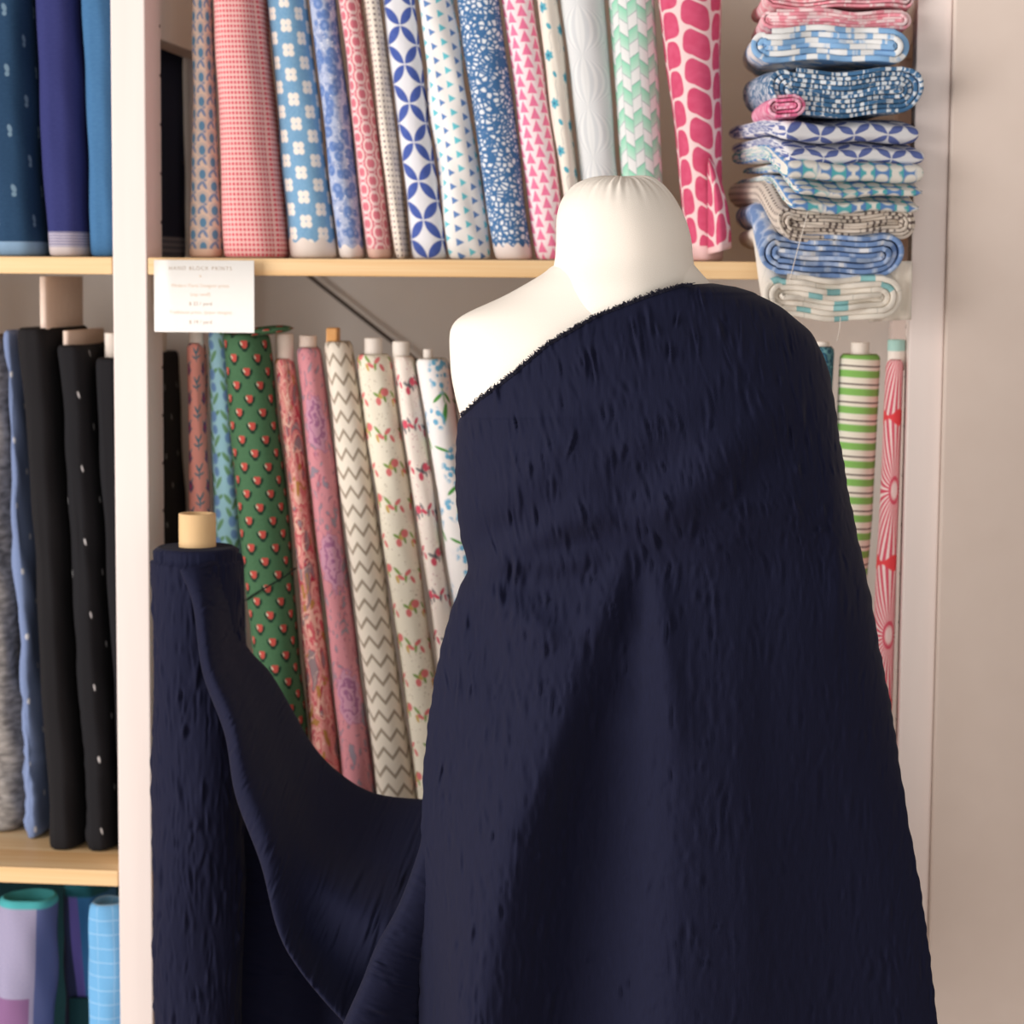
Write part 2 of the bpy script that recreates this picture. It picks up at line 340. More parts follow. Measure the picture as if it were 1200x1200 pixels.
def p_indigo(u, v, p):
    lu, lv, c, r = tile(u+6, v+30, 26.0, 72.0, .5); c0 = mix(noise(vec(u*.3, v), .5, 3.0), (24, 52, 82), (40, 70, 100)); c0 = mix(ells(vec(lu, lv), [(0, 3, 3, 5, 20), (0, -4, 3, 3, 0)])*.6, c0, (132, 158, 176))
    return mix(below(v, 17), c0, (128, 156, 184))
def p_navypurple(u, v, p):
    c0 = mix(noise(vec(u*.3, v), .5, 3.0), (40, 44, 98), (54, 58, 112)); t = mth('MODULO', v, 3.4); s = mix(below(t, 1.2, .4), (176, 170, 186), (112, 106, 138))
    c0 = mix(below(v, 29), c0, s); return mix(below(v, 11), c0, (206, 194, 194))
def p_tealblue(u, v, p): return mix(noise(vec(u*.3, v), .5, 3.0), (54, 98, 142), (74, 120, 162))
def p_deepnavy(u, v, p):
    c0 = mix(noise(vec(u*.3, v), .5, 3.0), (22, 32, 58), (30, 42, 72)); return mix(below(v, 28), c0, mix(above(sin(v*.8), .2, .3), (92, 100, 122), (130, 134, 150)))
def p_lavender(u, v, p):
    c0 = mix(noise(vec(u*.3, v), .6, 3.0), (142, 138, 170), (162, 156, 182)); c0 = mix(above(u, 28), c0, (88, 98, 146)); c0 = mix(above(v, HB1*1000-10, 1.5), c0, (74, 166, 172)); return mix(below(v, HB1*1000-125)*below(u, 20), c0, (132, 96, 138))
def p_violetblue(u, v, p):
    w_ = u - (HB1*1000.0-v)*.065; c0 = mix(above(w_, -3, 1), (104, 96, 172), (54, 114, 170)); c0 = mix(below(w_, -20, 1), c0, (44, 52, 84)); return mix(above(v, HB1*1000-12, 2), c0, (26, 84, 96))
def p_skyplaid(u, v, p):
    t = mth('MODULO', v+400.0, 18.0); s = mth('MODULO', u+400.0, 26.0); c0 = mix(noise(vec(u*.4, v), .7), (100, 162, 212), (116, 176, 220))
    return mix(mx(below(t, .9, .4), below(s, .7, .4))*.55, c0, (196, 220, 236))
def p_darkteal(u, v, p): return mix(noise(p, .2), (12, 44, 50), (17, 56, 62))
def p_pinkfold(u, v, p):
    d = noise(vec(u, v*.8), .07, 2.0, .8); return mix(ss(d, .45, .56), (240, 212, 214), (232, 150, 164))
def p_pinkroll(u, v, p): return mix(ss(noise(p, .1), .45, .55), (240, 180, 202), (228, 116, 156))
def p_bluewhite(u, v, p):
    d = noise(vec(u*1.0, v), .045, 2.0, .8); return mix(above(d, .5, .02), (232, 232, 232), (136, 178, 220))
def p_tealscallop(u, v, p):
    lu, lv, c, r = tile(u, v, 17.0, 17.0, 0); k = ell(vec(lu, lv), 0, 0, 6.6, 7.4); c0 = mix(par(r), (96, 140, 196), (88, 176, 184)); return mix(mx(k, above(noise(vec(u*.2, v), .05), .56, .02)), c0, (234, 230, 222))
def p_creamgrey(u, v, p):
    lu, lv, c, r = tile(u, v, 7.4, 6.5, .5); d = ell(vec(lu, lv), 0, 0, 1.9, 1.6); return mix(d, (216, 203, 190), (112, 100, 96))
def p_blueshade(u, v, p):
    d = vor(p, .07); c0 = mix(below(d, .5, .06), (164, 182, 212), (116, 144, 190)); return mix(above(d, .72, .05), c0, (218, 220, 226))
def p_creamteal(u, v, p):
    lu, lv, c, r = tile(u, v, 62.0, 40.0, .5); k = below(mx(ab(lu)/8.0, ab(lv)/9.0), 1.0, .05); c0 = mix(below(ab(lu-lv), .6)*.4, (232, 224, 212), (150, 150, 140)); return mix(k, c0, (140, 190, 192))

def navy_fn(u, v, p):
    n = noise(vec(u*.55, v*.09), .8, 3.0); return mix(n, (17, 19, 41), (22, 25, 51))
M_NAVY = mat('navy_crinkle_cotton', navy_fn, rough=.82, weave=0, sheen=.03, spec=.16)
T = M_NAVY.node_tree
_u, _v = uvmm(); _h = noise(vec(_u*.5, _v*.11), .35, 3.0)*1.0 + noise(vec(_u*1.5, _v*.35), .6, 2.0)*.25
_b = T.nodes.new('ShaderNodeBump'); _b.inputs['Strength'].default_value = .13; _b.inputs['Distance'].default_value = .004
put(_b.inputs['Height'], _h); T.links.new(_b.outputs[0], T.nodes['Principled BSDF'].inputs['Normal'])
M_MUSLIN = mat('cream_muslin', lambda u, v, p: mix(noise(p, .6, 3.0), (243, 233, 221), (248, 240, 230)), weave=.2)

# ------------------------------------------------------------------ the setting
Z_UP = float(P(500, 304, 0)[2]); Z_UPB = float(P(500, 324.5, 0)[2])          # the upper shelf board
Z_LO = float(P(70, 1018.5, 0)[2]); Z_LOB = Z_LO - (Z_UP-Z_UPB)*.97
DEP = .43
XL0, XL1 = float(P(135, 600, 0)[0]), float(P(174.3, 600, 0)[0])               # left side frame
XR0, XR1 = float(P(1060.5, 600, 0)[0]), float(P(1100.5, 600, 0)[0])           # right side frame
def struct(name, me, m): o = obj(name, me, m); o['kind'] = 'structure'; return o
struct('floor', box_me('floor', (-2.2, -3.6, -.05), (1.6, .5, 0), 0), M_FLOOR)
struct('wall_back', box_me('wall_back', (-1.26, DEP+.03, 0), (XR1, DEP+.13, 2.7), 0), M_WALL)
struct('wall_right', box_me('wall_right', (XR1+.0004, -.014, 0), (1.6, .44, 2.7), .0035, 3), M_PANEL)

struct('light_block_left', box_me('light_block_left', (-2.2, -.014, 0), (-1.2605, .46, 2.7), .0035, 3), M_PANEL)  # unseen block added to keep window light from streaming through the left bay
unit = empty('shelving_unit', (XL0, .1, 0), 'white painted shelving unit with pine shelves holding all the fabric', 'shelf')
UL = Vector(unit.location)
def upart(name, me, m, parent=unit):
    return obj(name, me, m, parent, -UL if parent is unit else (0, 0, 0))
def post_me(x0, x1, y0, y1, side, holes):
    import bmesh
    bm = bmesh.new(); me0 = box_me('p', (x0, y0, 0), (x1, y1, 2.35), .0015); bm.from_mesh(me0); bpy.data.meshes.remove(me0)
    for hz in holes:
        g = bmesh.ops.create_cone(bm, cap_ends=True, segments=10, radius1=.0022, radius2=.0022, depth=.0006,
                                  matrix=Matrix.Translation((side, y1-.0045 if y0 < .1 else y0+.006, hz)) @ Matrix.Rotation(math.pi/2, 4, 'Y'))
        for f in {f for v in g['verts'] for f in v.link_faces}: f.material_index = 1
    me = bpy.data.meshes.new('post'); bm.to_mesh(me); bm.free(); return me
HZ = [float(P(184, y, .05)[2]) for y in (87, 145, 203, 260)]; pit = HZ[0]-HZ[1]
HOLES = [HZ[0] - pit*k for k in range(-8, 22)]
for (a, b, s) in ((XL0, XL1, XL1), (XR0, XR1, XR0)):
    fr = upart('side_frame', post_me(a, b, 0, .073, s, HOLES), [M_PAINT, M_HOLE])
    upart('post', post_me(a, b, DEP-.055, DEP, s, HOLES), [M_PAINT, M_HOLE], fr)
    zr = float(P(200, 47, .10)[2])
    for z0 in (zr, .35): upart('rung', box_me('rung', (a+.004, .0725, z0), (b-.004, DEP-.0545, z0+.075), .0015), M_PAINT, fr)
def shelf(x0, x1, z0, z1, y0=.001): upart('shelf_board', box_me('shelf_board', (x0, y0, z0), (x1, DEP-.002, z1), .0015), M_PINE)
T_SH = Z_UP-Z_UPB
XFL = -1.22
for (x0, x1) in ((XFL, XL0-.001), (XL1+.001, XR0-.001)):
    shelf(x0, x1, Z_UPB, Z_UP); shelf(x0, x1, Z_LOB, Z_LO); shelf(x0, x1, .12, .12+T_SH); shelf(x0, x1, Z_UP+.60, Z_UP+.60+T_SH)
fr = upart('side_frame', post_me(XFL-.04, XFL-.0005, 0, .073, XFL, []), [M_PAINT, M_HOLE]); upart('post', post_me(XFL-.04, XFL-.0005, DEP-.055, DEP, XFL, []), [M_PAINT, M_HOLE], fr)
b0, b1 = P(335, 302, DEP+.012), P(462, 402, DEP+.012); dd = b1-b0
g = tube_grid([b0 - dd*.3, b0, b1, b1 + dd*5.1], .0028, 8); upart('cross_brace', join_grids('cross_brace', [g]), M_METAL)

# ------------------------------------------------------------------ rolls and bolts
def se(phi, hw, hd, n):
    s, c = np.sin(phi), np.cos(phi)
    return hw*np.sign(s)*np.abs(s)**(2/n), -hd*np.sign(c)*np.abs(c)**(2/n)
def ring_grid(rows, n=2.2, M=72, wr=.0007, slouch=0, seam=2.4, lip=.0018, core=.5, seed=0, hollow=0.0, capw=.0012, capuv=.0015, botcap=False):
    """rows: (z, cx, cy, hw, hd) from bottom to top; one grid with the caps"""
    rs = np.random.RandomState(int(seed*10)); phi = np.linspace(-math.pi, math.pi, M+1)
    z0, z1 = rows[0][0], rows[-1][0]; A = np.array(rows); Hh = z1-z0
    zz = np.concatenate([[0, .002, .006], np.linspace(.012, Hh-.012, 64), [Hh-.006, Hh-.002, Hh]]) + z0
    ins = np.concatenate([[.0035, .001, .0003], np.zeros(64), [.0003, .001, .003]])
    ph = rs.rand(12)*6.28
    x0, y0 = se(phi, A[0, 3], A[0, 4], n); L = np.concatenate([[0], np.cumsum(np.hypot(np.diff(x0), np.diff(y0)))]); L -= L[M//2]
    V, U = [], []
    def ring(z, cx, cy, hw, hd, sc=1.0, zo=0.0):
        x, y = se(phi, hw, hd, n); return np.stack([cx+x*sc, cy+y*sc, np.full(M+1, z)+zo], -1)
    for z, i in zip(zz, ins):
        cx, cy, hw, hd = [np.interp(z, A[:, 0], A[:, k]) for k in (1, 2, 3, 4)]
        t = z-z0
        d = wr*(np.sin(2*phi+t*16+ph[0]) + .7*np.sin(3*phi-t*27+ph[1]) + .5*np.sin(phi+t*41+ph[2]) + .4*np.sin(5*phi+t*60+ph[3]))
        if slouch: d = d + slouch*np.exp(-t/.14)*(np.sin(t*150+phi*1.5+ph[4]+1.5*np.sin(t*60+ph[6])) + .6*np.sin(t*260-phi*2+ph[5])) + .3*slouch*np.sin(t*90+phi*2+ph[7])
        th = (phi - seam) % (2*math.pi)
        d = d - lip*th/(2*math.pi) - i
        x, y = se(phi, hw, hd, n); nl = np.hypot(x/hw**2, y/hd**2)+1e-9
        V.append(np.stack([cx+x+d*(x/hw**2)/nl, cy+y+d*(y/hd**2)/nl, np.full(M+1, z)], -1)); U.append(np.stack([L, np.full(M+1, t)], -1))
    bot = V[0].mean(0); top = V[-1]; ctop = top.mean(0)
    pre = [np.repeat(bot[None], M+1, 0), bot + (V[0]-bot)*.6]; preu = [U[0], U[0]]
    if botcap:
        pre, preu = [np.repeat(bot[None], M+1, 0)], [U[0]]
        for k in range(10, 0, -1):
            q = bot + (V[0]-bot)*(1-.095*k); q[:, 2] += (capw if k % 2 else -capw); pre.append(q); preu.append(U[0]+np.array([0, -capuv*k]))
    post, pu = [], []
    steps = 11 if core < 1 else 0
    for k in range(1, steps+1):
        s = 1-(1-core)*k/steps; q = ctop + (top-ctop)*s; q[:, 2] = z1 + (capw if k % 2 else -capw) - hollow*sstep(k, 1, 4)
        post.append(q); pu.append(U[-1] + np.array([0, capuv*k]))
    q = np.repeat(ctop[None], M+1, 0).copy(); q[:, 2] = z1-.004-hollow; post.append(q); pu.append(U[-1])
    return np.array(pre+V+post), np.array(preu+U+pu)
def core_grid(z0, z1, cx, cy, hw, hd, n=2.0, wall=.0025, M=40, lean=0.0):
    phi = np.linspace(-math.pi, math.pi, M+1); V = []
    for (z, k) in ((z0, 0), (z1-.001, 0), (z1, .0008), (z1, wall-.0008), (z1-.001, wall), (z0+.004, wall)):
        x, y = se(phi, hw-k, hd-k, n); V.append(np.stack([cx+x+lean*(z-z0), cy+y, np.full(M+1, z)], -1))
    V.append(np.repeat(V[-1].mean(0)[None], M+1, 0)); return np.array(V), np.zeros((len(V), M+1, 2))
def roll(name, label, m, rows, Y, depth=None, z_base=None, n=2.2, core=None, coremat=None, kind='fabric roll', group=None, flat=False, corefrac=.5, seed=0, **kw):
    """rows: (xl, xr, y) photo extents from bottom to top, at the plane Y (front plane for flat bolts, axis for round rolls)"""
    R = []
    for (xl, xr, y) in rows:
        a, b = P(xl, y, Y), P(xr, y, Y); hw = (b[0]-a[0])/2-.0006; hd = (depth or hw*2.1)/2
        R.append([float((a[2]+b[2])/2), float((a[0]+b[0])/2), Y+hd if flat else Y, hw, hd])
    if depth is None: md = max(r[4] for r in R); R = [r[:4]+[max(r[4], md*.8)] for r in R]
    if z_base is not None: z_base += .0012
    zb = z_base if z_base is not None else R[0][0]
    if z_base is not None:
        s = R[1]; f = R[0]; k = (zb-f[0])/(s[0]-f[0]); R[0] = [f[i]+(s[i]-f[i])*k if i < 2 else f[i] for i in range(5)]; R[0][0] = zb
    base = Vector((R[0][1], R[0][2], zb))
    L = [(r[0]-base.z, r[1]-base.x, r[2]-base.y, r[3], r[4]) for r in R]
    e = empty(name, base, label, kind, group)
    V, U = ring_grid(L, n=n, core=corefrac, seed=seed, **kw); obj('wound_fabric', grid_mesh('wound_fabric', V, U), m, e)
    if core:
        t = L[-1]; (xl, xr, yt) = core
        a, b = P(xl, yt, Y), P(xr, yt, Y); ch = float(a[2])-base.z; chw = (b[0]-a[0])/2
        cx = (a[0]+b[0])/2-base.x; chd = chw if not flat else t[4]*.8
        obj('cardboard_core' if flat else 'tube_core', grid_mesh('core', *core_grid(t[0]-.012, ch, cx, t[2], chw, chd, 5.0 if flat else 2.0)), coremat or M_PAPER, e)
    return e
G_UP = 'block printed fabric rolls on the upper shelf'
ZT = -95
def up(name, label, pm, xb0, xb1, xt0, xt1, Y=.075, yb=303, seed=1, **kw):
    k = 95/303.0
    rows = [(xb0, xb1, yb), (xt0+(xb0-xt0)*.5, xt1+(xb1-xt1)*.5, yb/2), (xt0, xt1, 0), (xt0-(xb0-xt0)*k, xt1-(xb1-xt1)*k, ZT)]
    return roll('fabric_roll', label, mat(*pm), rows, Y, z_base=Z_UP, group=G_UP, seed=seed, **kw)
up('r', 'narrow beige roll with slate blue flower print, first on the upper shelf', ('beige_blue_print', p_beigeblue), 222, 263, 226, 250, seed=1)
up('r', 'wide pink roll covered in a grid of tiny red dots on the upper shelf', ('red_dot_grid', p_dotgrid), 263.5, 338.5, 250.5, 312, seed=2, depth=.10, n=2.6, seam=1.0, lip=.004)
up('r', 'sky blue roll with square cream four-petal flowers', ('blue_cream_flowers', p_blueflower), 340, 397, 312.5, 361.5, seed=3)
up('r', 'periwinkle blue roll with dense blue blossoms and small white dots', ('periwinkle_blossom', p_bluefloral), 398, 430.5, 362, 396, seed=4, depth=.055)
up('r', 'dusty pink roll with pale rings around pink dots', ('pink_rings', p_pinkcircle), 431, 462.5, 396.5, 425, seed=5, depth=.055)
up('r', 'narrow cream roll with tiny grey dots between pink rings and navy leaves', ('grey_pin_dots', p_greydots), 463, 482, 425.5, 448, seed=6, depth=.045)
up('r', 'white roll with bold navy blue leaves meeting in fours on the upper shelf', ('navy_leaves', p_leaf), 482.5, 526.5, 448.5, 487, seed=7)
up('r', 'white roll with columns of small teal and blue triangles on the upper shelf', ('teal_triangles', p_tritriangle), 527, 577, 487.5, 534, seed=8, wr=.0018)
up('r', 'blue roll covered in small white pebble shapes on the upper shelf', ('blue_pebbles', p_pebble), 578, 627, 534.5, 586.5, seed=9)
up('r', 'pink and white roll with rows of bright pink triangles', ('pink_triangles', p_pinktri), 627.5, 668, 587, 628, seed=10)
up('r', 'narrow cream roll with scattered teal star flowers and thin stems', ('teal_star_flowers', p_tealstars), 668.5, 691, 628.5, 655, seed=11, depth=.05)
up('r', 'pale grey roll with white concentric petal lines behind the form\'s neck', ('grey_petal_lines', p_ogee), 691.5, 733, 655.5, 711, seed=12)
up('r', 'mint green and white roll with a basket weave brick print', ('mint_basket', p_basket), 734, 783, 712.5, 769, seed=13, wr=.0004)
up('r', 'magenta roll with large rounded scale shapes, last on the upper shelf', ('magenta_scales', p_scales), 806, 849, 770, 847, seed=14, depth=.09)
fl = COL.objects[-1].parent if COL.objects[-1].parent else None
mag = [o for o in bpy.data.objects if o.type == 'EMPTY' and 'magenta' in o.get('label', '')][0]
# its loose outer end curls forward at the bottom
def curl():
    V, U = [], []
    for y in np.linspace(302, 198, 26):
        t = (302-y)/104; wd = 36*np.sin(np.clip(1-t, 0, 1)*1.5+.04)**.7
        row, ur = [], []
        for k in np.linspace(0, 1, 22):
            a = k*4.4; x = 829 + wd*(k*.9 if k < .6 else .54+.25*math.sin((k-.6)*4)); yy = y-4 - 22*k*(1-t*.5)*(.35+.65*t); Yv = .03 - .028*math.sin(a*.75)*(1-.4*t)
            row.append(P(x, yy, Yv) - np.array(mag.location)); ur.append((k*.06, t*.1+.01))
        V.append(row); U.append(ur)
    return grid_mesh('loose_end', np.array(V), np.array(U))
o = obj('loose_end', curl(), mat('magenta_scales', p_scales), mag)
sm = o.modifiers.new('thickness', 'SOLIDIFY'); sm.thickness = .0015

G_LU = 'plain dark fabric bolts on the upper left shelf'
def upl(label, pm, xb0, xb1, xt0, xt1, Y, depth, seed, **kw):
    k = .5; rows = [(xb0, xb1, 300), (xt0+(xb0-xt0)*.42, xt1+(xb1-xt1)*.42, 150), (xt0, xt1, 0), (xt0-(xb0-xt0)*k, xt1-(xb1-xt1)*k, -150)]
    return roll('fabric_bolt', label, mat(*pm), rows, Y, depth=depth, z_base=Z_UP, flat=True, n=kw.pop('n', 3.0), kind='fabric bolt', group=G_LU, seed=seed, wr=.0009, **kw)
upl('dark teal indigo bolt with faint pale motifs at the left edge of the upper shelf', ('teal_indigo_motif', p_indigo), -16, 45, -34, 29, .035, .14, 21)
upl('navy purple bolt with grey striped selvage at its foot on the upper left shelf', ('navy_purple_selvage', p_navypurple), 47, 100, 29.5, 88, .03, .14, 22)
upl('plain teal blue bolt against the white frame on the upper left shelf', ('teal_blue_plain', p_tealblue), 100.5, 139, 89, 129, .035, .085, 23)
a = P(168, 300, .14)
upl('deep navy bolt with grey striped foot seen through the white side frame', ('deep_navy_stripe', p_deepnavy), 118, 174, 112, 172, .20, .215, 24, n=7.0)

G_LL = 'printed fabric rolls on the lower shelf'
def low(label, pm, rows, Y=.085, core=None, coremat=None, seed=1, group=G_LL, **kw):
    """rows from top to bottom as read; extended down to the shelf"""
    rows = sorted(rows, key=lambda r: -r[2]); a, b = rows[0], rows[1]; yb = 1003
    if a[2] < yb:
        k = (yb-a[2])/(a[2]-b[2]); k = min(k, 2.0); rows.insert(0, (a[0]+(a[0]-b[0])*k, a[1]+(a[1]-b[1])*k, yb))
    return roll('fabric_roll', label, mat(*pm), rows, Y, z_base=Z_LO, core=core, coremat=coremat, group=group, seed=seed, **kw)
low('narrow salmon pink roll with teal sprigs and dark flowers standing under the price card', ('salmon_sprigs', p_salmon), [(219, 241, 403), (221, 247.5, 600), (224, 252, 800)], core=(221.5, 238, 386), seed=31, depth=.04, Y=.085)
low('light blue roll with green leaves tucked behind the dark green one', ('light_blue_leaves', p_bluegreen), [(243.5, 272, 388), (249, 284, 600), (256, 292, 800)], seed=32, depth=.045, Y=.10)
low('wide dark green roll with rows of small red flowers on the lower shelf', ('green_red_flowers', p_green), [(260, 318.5, 392), (278.5, 340, 600), (303, 361, 840)], seed=33, depth=.075, Y=.075, lip=.003)
grn = [o for o in bpy.data.objects if o.type == 'EMPTY' and 'dark green roll' in o.get('label', '') and 'rows of' in o['label']][0]
V, U = [], []
for k in np.linspace(0, 1, 24):
    row = []
    for q in np.linspace(0, 2*math.pi, 15): row.append(P(298+46*k, 389.5 - 5*k**.7 , .048+.005*k) - np.array(grn.location) + np.array([0, .020*math.cos(q)*(1-k**6*.9), .0056*math.sin(q)*(1-k**5*.9)]))
    V.append(row); U.append([(k*.05, q*.01) for q in range(15)])
obj('folded_corner', grid_mesh('folded_corner', np.array(V), np.array(U)), mat('green_red_flowers', p_green), grn)
tie = [P(x, y, .030 - .0*i) - np.array(grn.location) for i, (x, y) in enumerate([(284, 706), (292, 700), (305, 692), (320, 684), (333, 676), (343, 668)])]
for i, q in enumerate(tie): q[1] = P(0, 0, .06 - .0225*math.sin((i+.5)/6*math.pi))[1] - grn.location.y - .0045
obj('tie_string', join_grids('tie_string', [tube_grid(tie, .0011, 6)]), mat('dark_green_string', lambda u, v, p: mix(0.0, (20, 34, 26), (20, 34, 26))), grn)
low('red and pink paisley roll with grey and gold beside the dark green roll', ('red_paisley', p_redpaisley), [(321, 346, 421), (342, 366.5, 600), (366, 401, 900)], core=(323, 344, 391), coremat=M_BOARD, seed=34, depth=.05)
low('mauve roll with purple flowers between the red paisley and the zigzag rolls', ('mauve_purple_flowers', p_mauve), [(346.5, 378, 408), (368, 401, 600), (403, 441, 920)], core=(351, 371, 393), coremat=M_BOARD, seed=35, depth=.05)
zz = low('cream roll with taupe zigzag lines on the lower shelf', ('taupe_zigzag', p_zigzag), [(378.5, 415, 401), (402, 443, 600), (441.5, 489, 930)], seed=36, depth=.055)
a, b = P(384, 400, .085), P(397, 384, .085)
obj('squashed_core', box_me('squashed_core', (a[0]-zz.location.x, -.012, a[2]-.012-zz.location.z), (b[0]-zz.location.x, .012, b[2]-zz.location.z), .002), M_ORANGE, zz)
low('cream roll with tiny dots and loose red and green sprigs', ('cream_sprigs', p_creamfloral), [(416.5, 459, 416), (443.5, 486, 600), (490, 532, 930)], core=(427, 448, 396), seed=37, depth=.055)
low('slim off-white roll with sparse red sprigs left of the blue blossom roll', ('white_red_sprigs', p_whitefloral), [(459.5, 486.5, 418), (486.5, 514.5, 600), (515, 543, 800)], core=(460, 480, 400), seed=38, depth=.045)
low('white roll with blue blossoms and green leaves beside the form', ('blue_blossoms', p_blueblossom), [(487, 527.5, 421), (515, 556, 600), (545, 586, 800)], core=(496, 507, 409), seed=39, depth=.06)
low('narrow rust coloured roll half hidden behind the form\'s left shoulder', ('rust_plain', p_rust), [(528, 556, 428), (556.5, 584, 600), (586, 614, 800)], seed=40, depth=.05, Y=.095)
low('teal blue print roll peeking out behind the draped shoulder', ('teal_print', p_tealprint), [(948, 980, 407), (942, 973, 600), (930, 956, 800)], core=(956, 972, 400), seed=41, depth=.05)
low('roll with green, white and black horizontal stripes on the lower right shelf', ('green_stripe', p_greenstripe), [(982.5, 1034, 416), (976, 1024.5, 600), (972, 1015, 720), (960, 996, 830)], core=(997, 1019, 401), seed=42, depth=.06, wr=.0002)
q3 = low('white roll with big red sunburst print against the right frame', ('red_sunburst', p_starburst), [(1037.5, 1061, 422), (1031, 1056.5, 560), (1022, 1050.5, 740), (1016, 1046, 860)], core=(1040.5, 1060.5, 410), seed=43, depth=.05, Y=.05, wr=.0002)
cc = [c for c in q3.children if c.name.startswith('tube_core')][0]
a, b = P(1040.5, 411, .05), P(1060.5, 398, .05)
o = obj('tube_cap', grid_mesh('tube_cap', *core_grid(a[2]-q3.location.z, b[2]-q3.location.z, (a[0]+b[0])/2-q3.location.x, 0, (b[0]-a[0])/2+.0006, (b[0]-a[0])/2+.0006)), M_MINT, q3); tag(o, 'mint green tube end')

# left bay, middle shelf: bolts stand well back from the edge
G_BL = 'dark bolts on the left middle shelf'
def lbolt(label, pm, rows, Y, depth, seed, core=None, coremat=M_BOARD, **kw):
    rows = sorted(rows, key=lambda r: -r[2])
    return roll('fabric_bolt', label, mat(*pm), rows, Y, depth=depth, z_base=Z_LO, flat=True, n=kw.pop('n', 3.2), core=core, coremat=coremat, kind='fabric bolt', group=G_BL, seed=seed, corefrac=.7, **kw)
lbolt('heathered grey woollen bolt at the left edge of the photo', ('grey_wool', p_greywool), [(-62, 0, 395), (-44, 9, 660), (-30, 24, 975)], .165, .13, 51, slouch=.003, wr=.003)
lbolt('slim blue chambray bolt with white flecks beside the black bolts', ('blue_chambray', p_chambray), [(0, 16, 388), (11, 32, 660), (25, 49, 984)], .14, .15, 52, slouch=.0022, wr=.002)
k2 = lbolt('plain black bolt with a large pale board core standing up from its top', ('plain_black', p_plainblack), [(10, 59, 386), (31, 73, 660), (48, 92, 997)], .085, .2, 53, core=(38, 50, 324), wr=.001)
lbolt('black bolt with white flecks and short board core, middle of the three black ones', ('black_fleck', p_black), [(58, 99, 406), (74, 115, 660), (92.5, 132.5, 996)], .085, .2, 54, core=(66, 76, 388), wr=.0012, slouch=.001)
lbolt('black flecked bolt pressed against the white post with a folded white core', ('black_fleck', p_black), [(102, 142, 421), (118, 150, 660), (136, 158, 994)], .088, .32, 55, core=(110, 130, 391), coremat=M_PAPER, wr=.001, n=5.0)

# left bay, bottom
ZB = .12+T_SH; HB1 = float(P(36, 1050, .08)[2])-ZB
def brow(xt0, xt1, yt, xb0, xb1, yb, Y):
    k = (P(0, yt, Y)[2]-ZB)/(P(0, yt, Y)[2]-P(0, yb, Y)[2]); yy = yt+(yb-yt)*k
    return [(xt0+(xb0-xt0)*k, xt1+(xb1-xt1)*k, yy), (xb0, xb1, yb), (xt0, xt1, yt)]
G_B = 'fabric rolls in the left bottom bay'
roll('fabric_roll', 'fat lavender roll with a turquoise rim below the left shelf', mat('lavender_shot', p_lavender), brow(3, 69, 1050, -8, 66, 1200, .08), .08, depth=.075, z_base=ZB, group=G_B, seed=61, corefrac=.1, hollow=.05, wr=.002, lip=.003)
roll('fabric_roll', 'light sky blue roll with fine white checks below the left shelf', mat('sky_blue_check', p_skyplaid), brow(103, 150, 1058, 104, 152, 1200, .06), .06, depth=.055, z_base=ZB, group=G_B, seed=62, corefrac=.15, capw=.003, wr=.0015, lip=.005, hollow=.006)
e = roll('fabric_bolt', 'violet and blue folded bolt between the lavender and sky blue rolls', mat('violet_blue_stripe', p_violetblue), brow(65, 118, 1036, 67, 128, 1200, .12), .12, depth=.1, z_base=ZB, flat=True, n=3, group=G_B, seed=63, kind='fabric bolt', wr=.002)
a, b = P(68, 1182, .065), P(104, 1182, .065)
obj('teal_lining', box_me('teal_lining', (a[0]-e.location.x, -.012-.05+.0, 0), (b[0]-e.location.x, -.003-.05, a[2]-e.location.z), .003), mat('dark_teal_cloth', p_darkteal), e)

roll('fabric_bolt', 'dark teal bolt standing behind the lavender roll in the left bottom bay', mat('dark_teal_cloth', p_darkteal), brow(-40, 150, 1030, -40, 150, 1200, .26), .26, depth=.1, z_base=ZB, flat=True, n=4, group=G_B, seed=64, kind='fabric bolt', wr=.001)
# ------------------------------------------------------------------ price card
c0, c1 = P(178, 304.5, -.012), P(298, 390, -.012)
card = empty('price_card', ((c0[0]+c1[0])/2, -.012, float(c1[2])), 'white price card reading hand block prints, fixed to the frame under the upper shelf', 'sign')
CW, CH = c1[0]-c0[0], c0[2]-c1[2]
V, U = [], []
for k in np.linspace(0, 1, 30):
    x = -CW/2 + CW*k; y = .0095*sstep(.16-k, 0, .16)
    V.append([(x, y-.0004, 0), (x, y-.0004, CH), (x, y+.0004, CH), (x, y+.0004, 0), (x, y-.0004, 0)]); U.append([(k*CW, 0), (k*CW, CH), (k*CW, CH), (k*CW, 0), (k*CW, 0)])
obj('card_sheet', grid_mesh('card_sheet', np.array(V), np.array(U)), M_CARD, card)
def text(s, x, y, size, m, space=1.0):
    cu = bpy.data.curves.new('lettering', 'FONT'); cu.body = s; cu.size = size; cu.align_x = 'CENTER'; cu.align_y = 'CENTER'; cu.space_character = space; cu.extrude = .00005
    o = bpy.data.objects.new('lettering', cu); COL.objects.link(o); o.parent = card; o.rotation_euler = (math.pi/2, 0, 0)
    bpy.context.view_layer.update(); me = bpy.data.meshes.new_from_object(o.evaluated_get(bpy.context.evaluated_depsgraph_get()))
    bpy.data.objects.remove(o); o = obj('lettering', me, m, card); me.materials.clear(); me.materials.append(m)
    o.rotation_euler = (math.pi/2, 0, 0); o.location = ((x-.5)*CW, -.00055, (1-y)*CH)
text('HAND BLOCK PRINTS', .475, .115, .0062, M_INK, 1.3); text('×', .475, .225, .0075, M_INK2)
text('Modern Floral Designer prints', .475, .355, .0057, M_INK2, 1.0); text('(cap swell)', .475, .475, .0057, M_INK2)
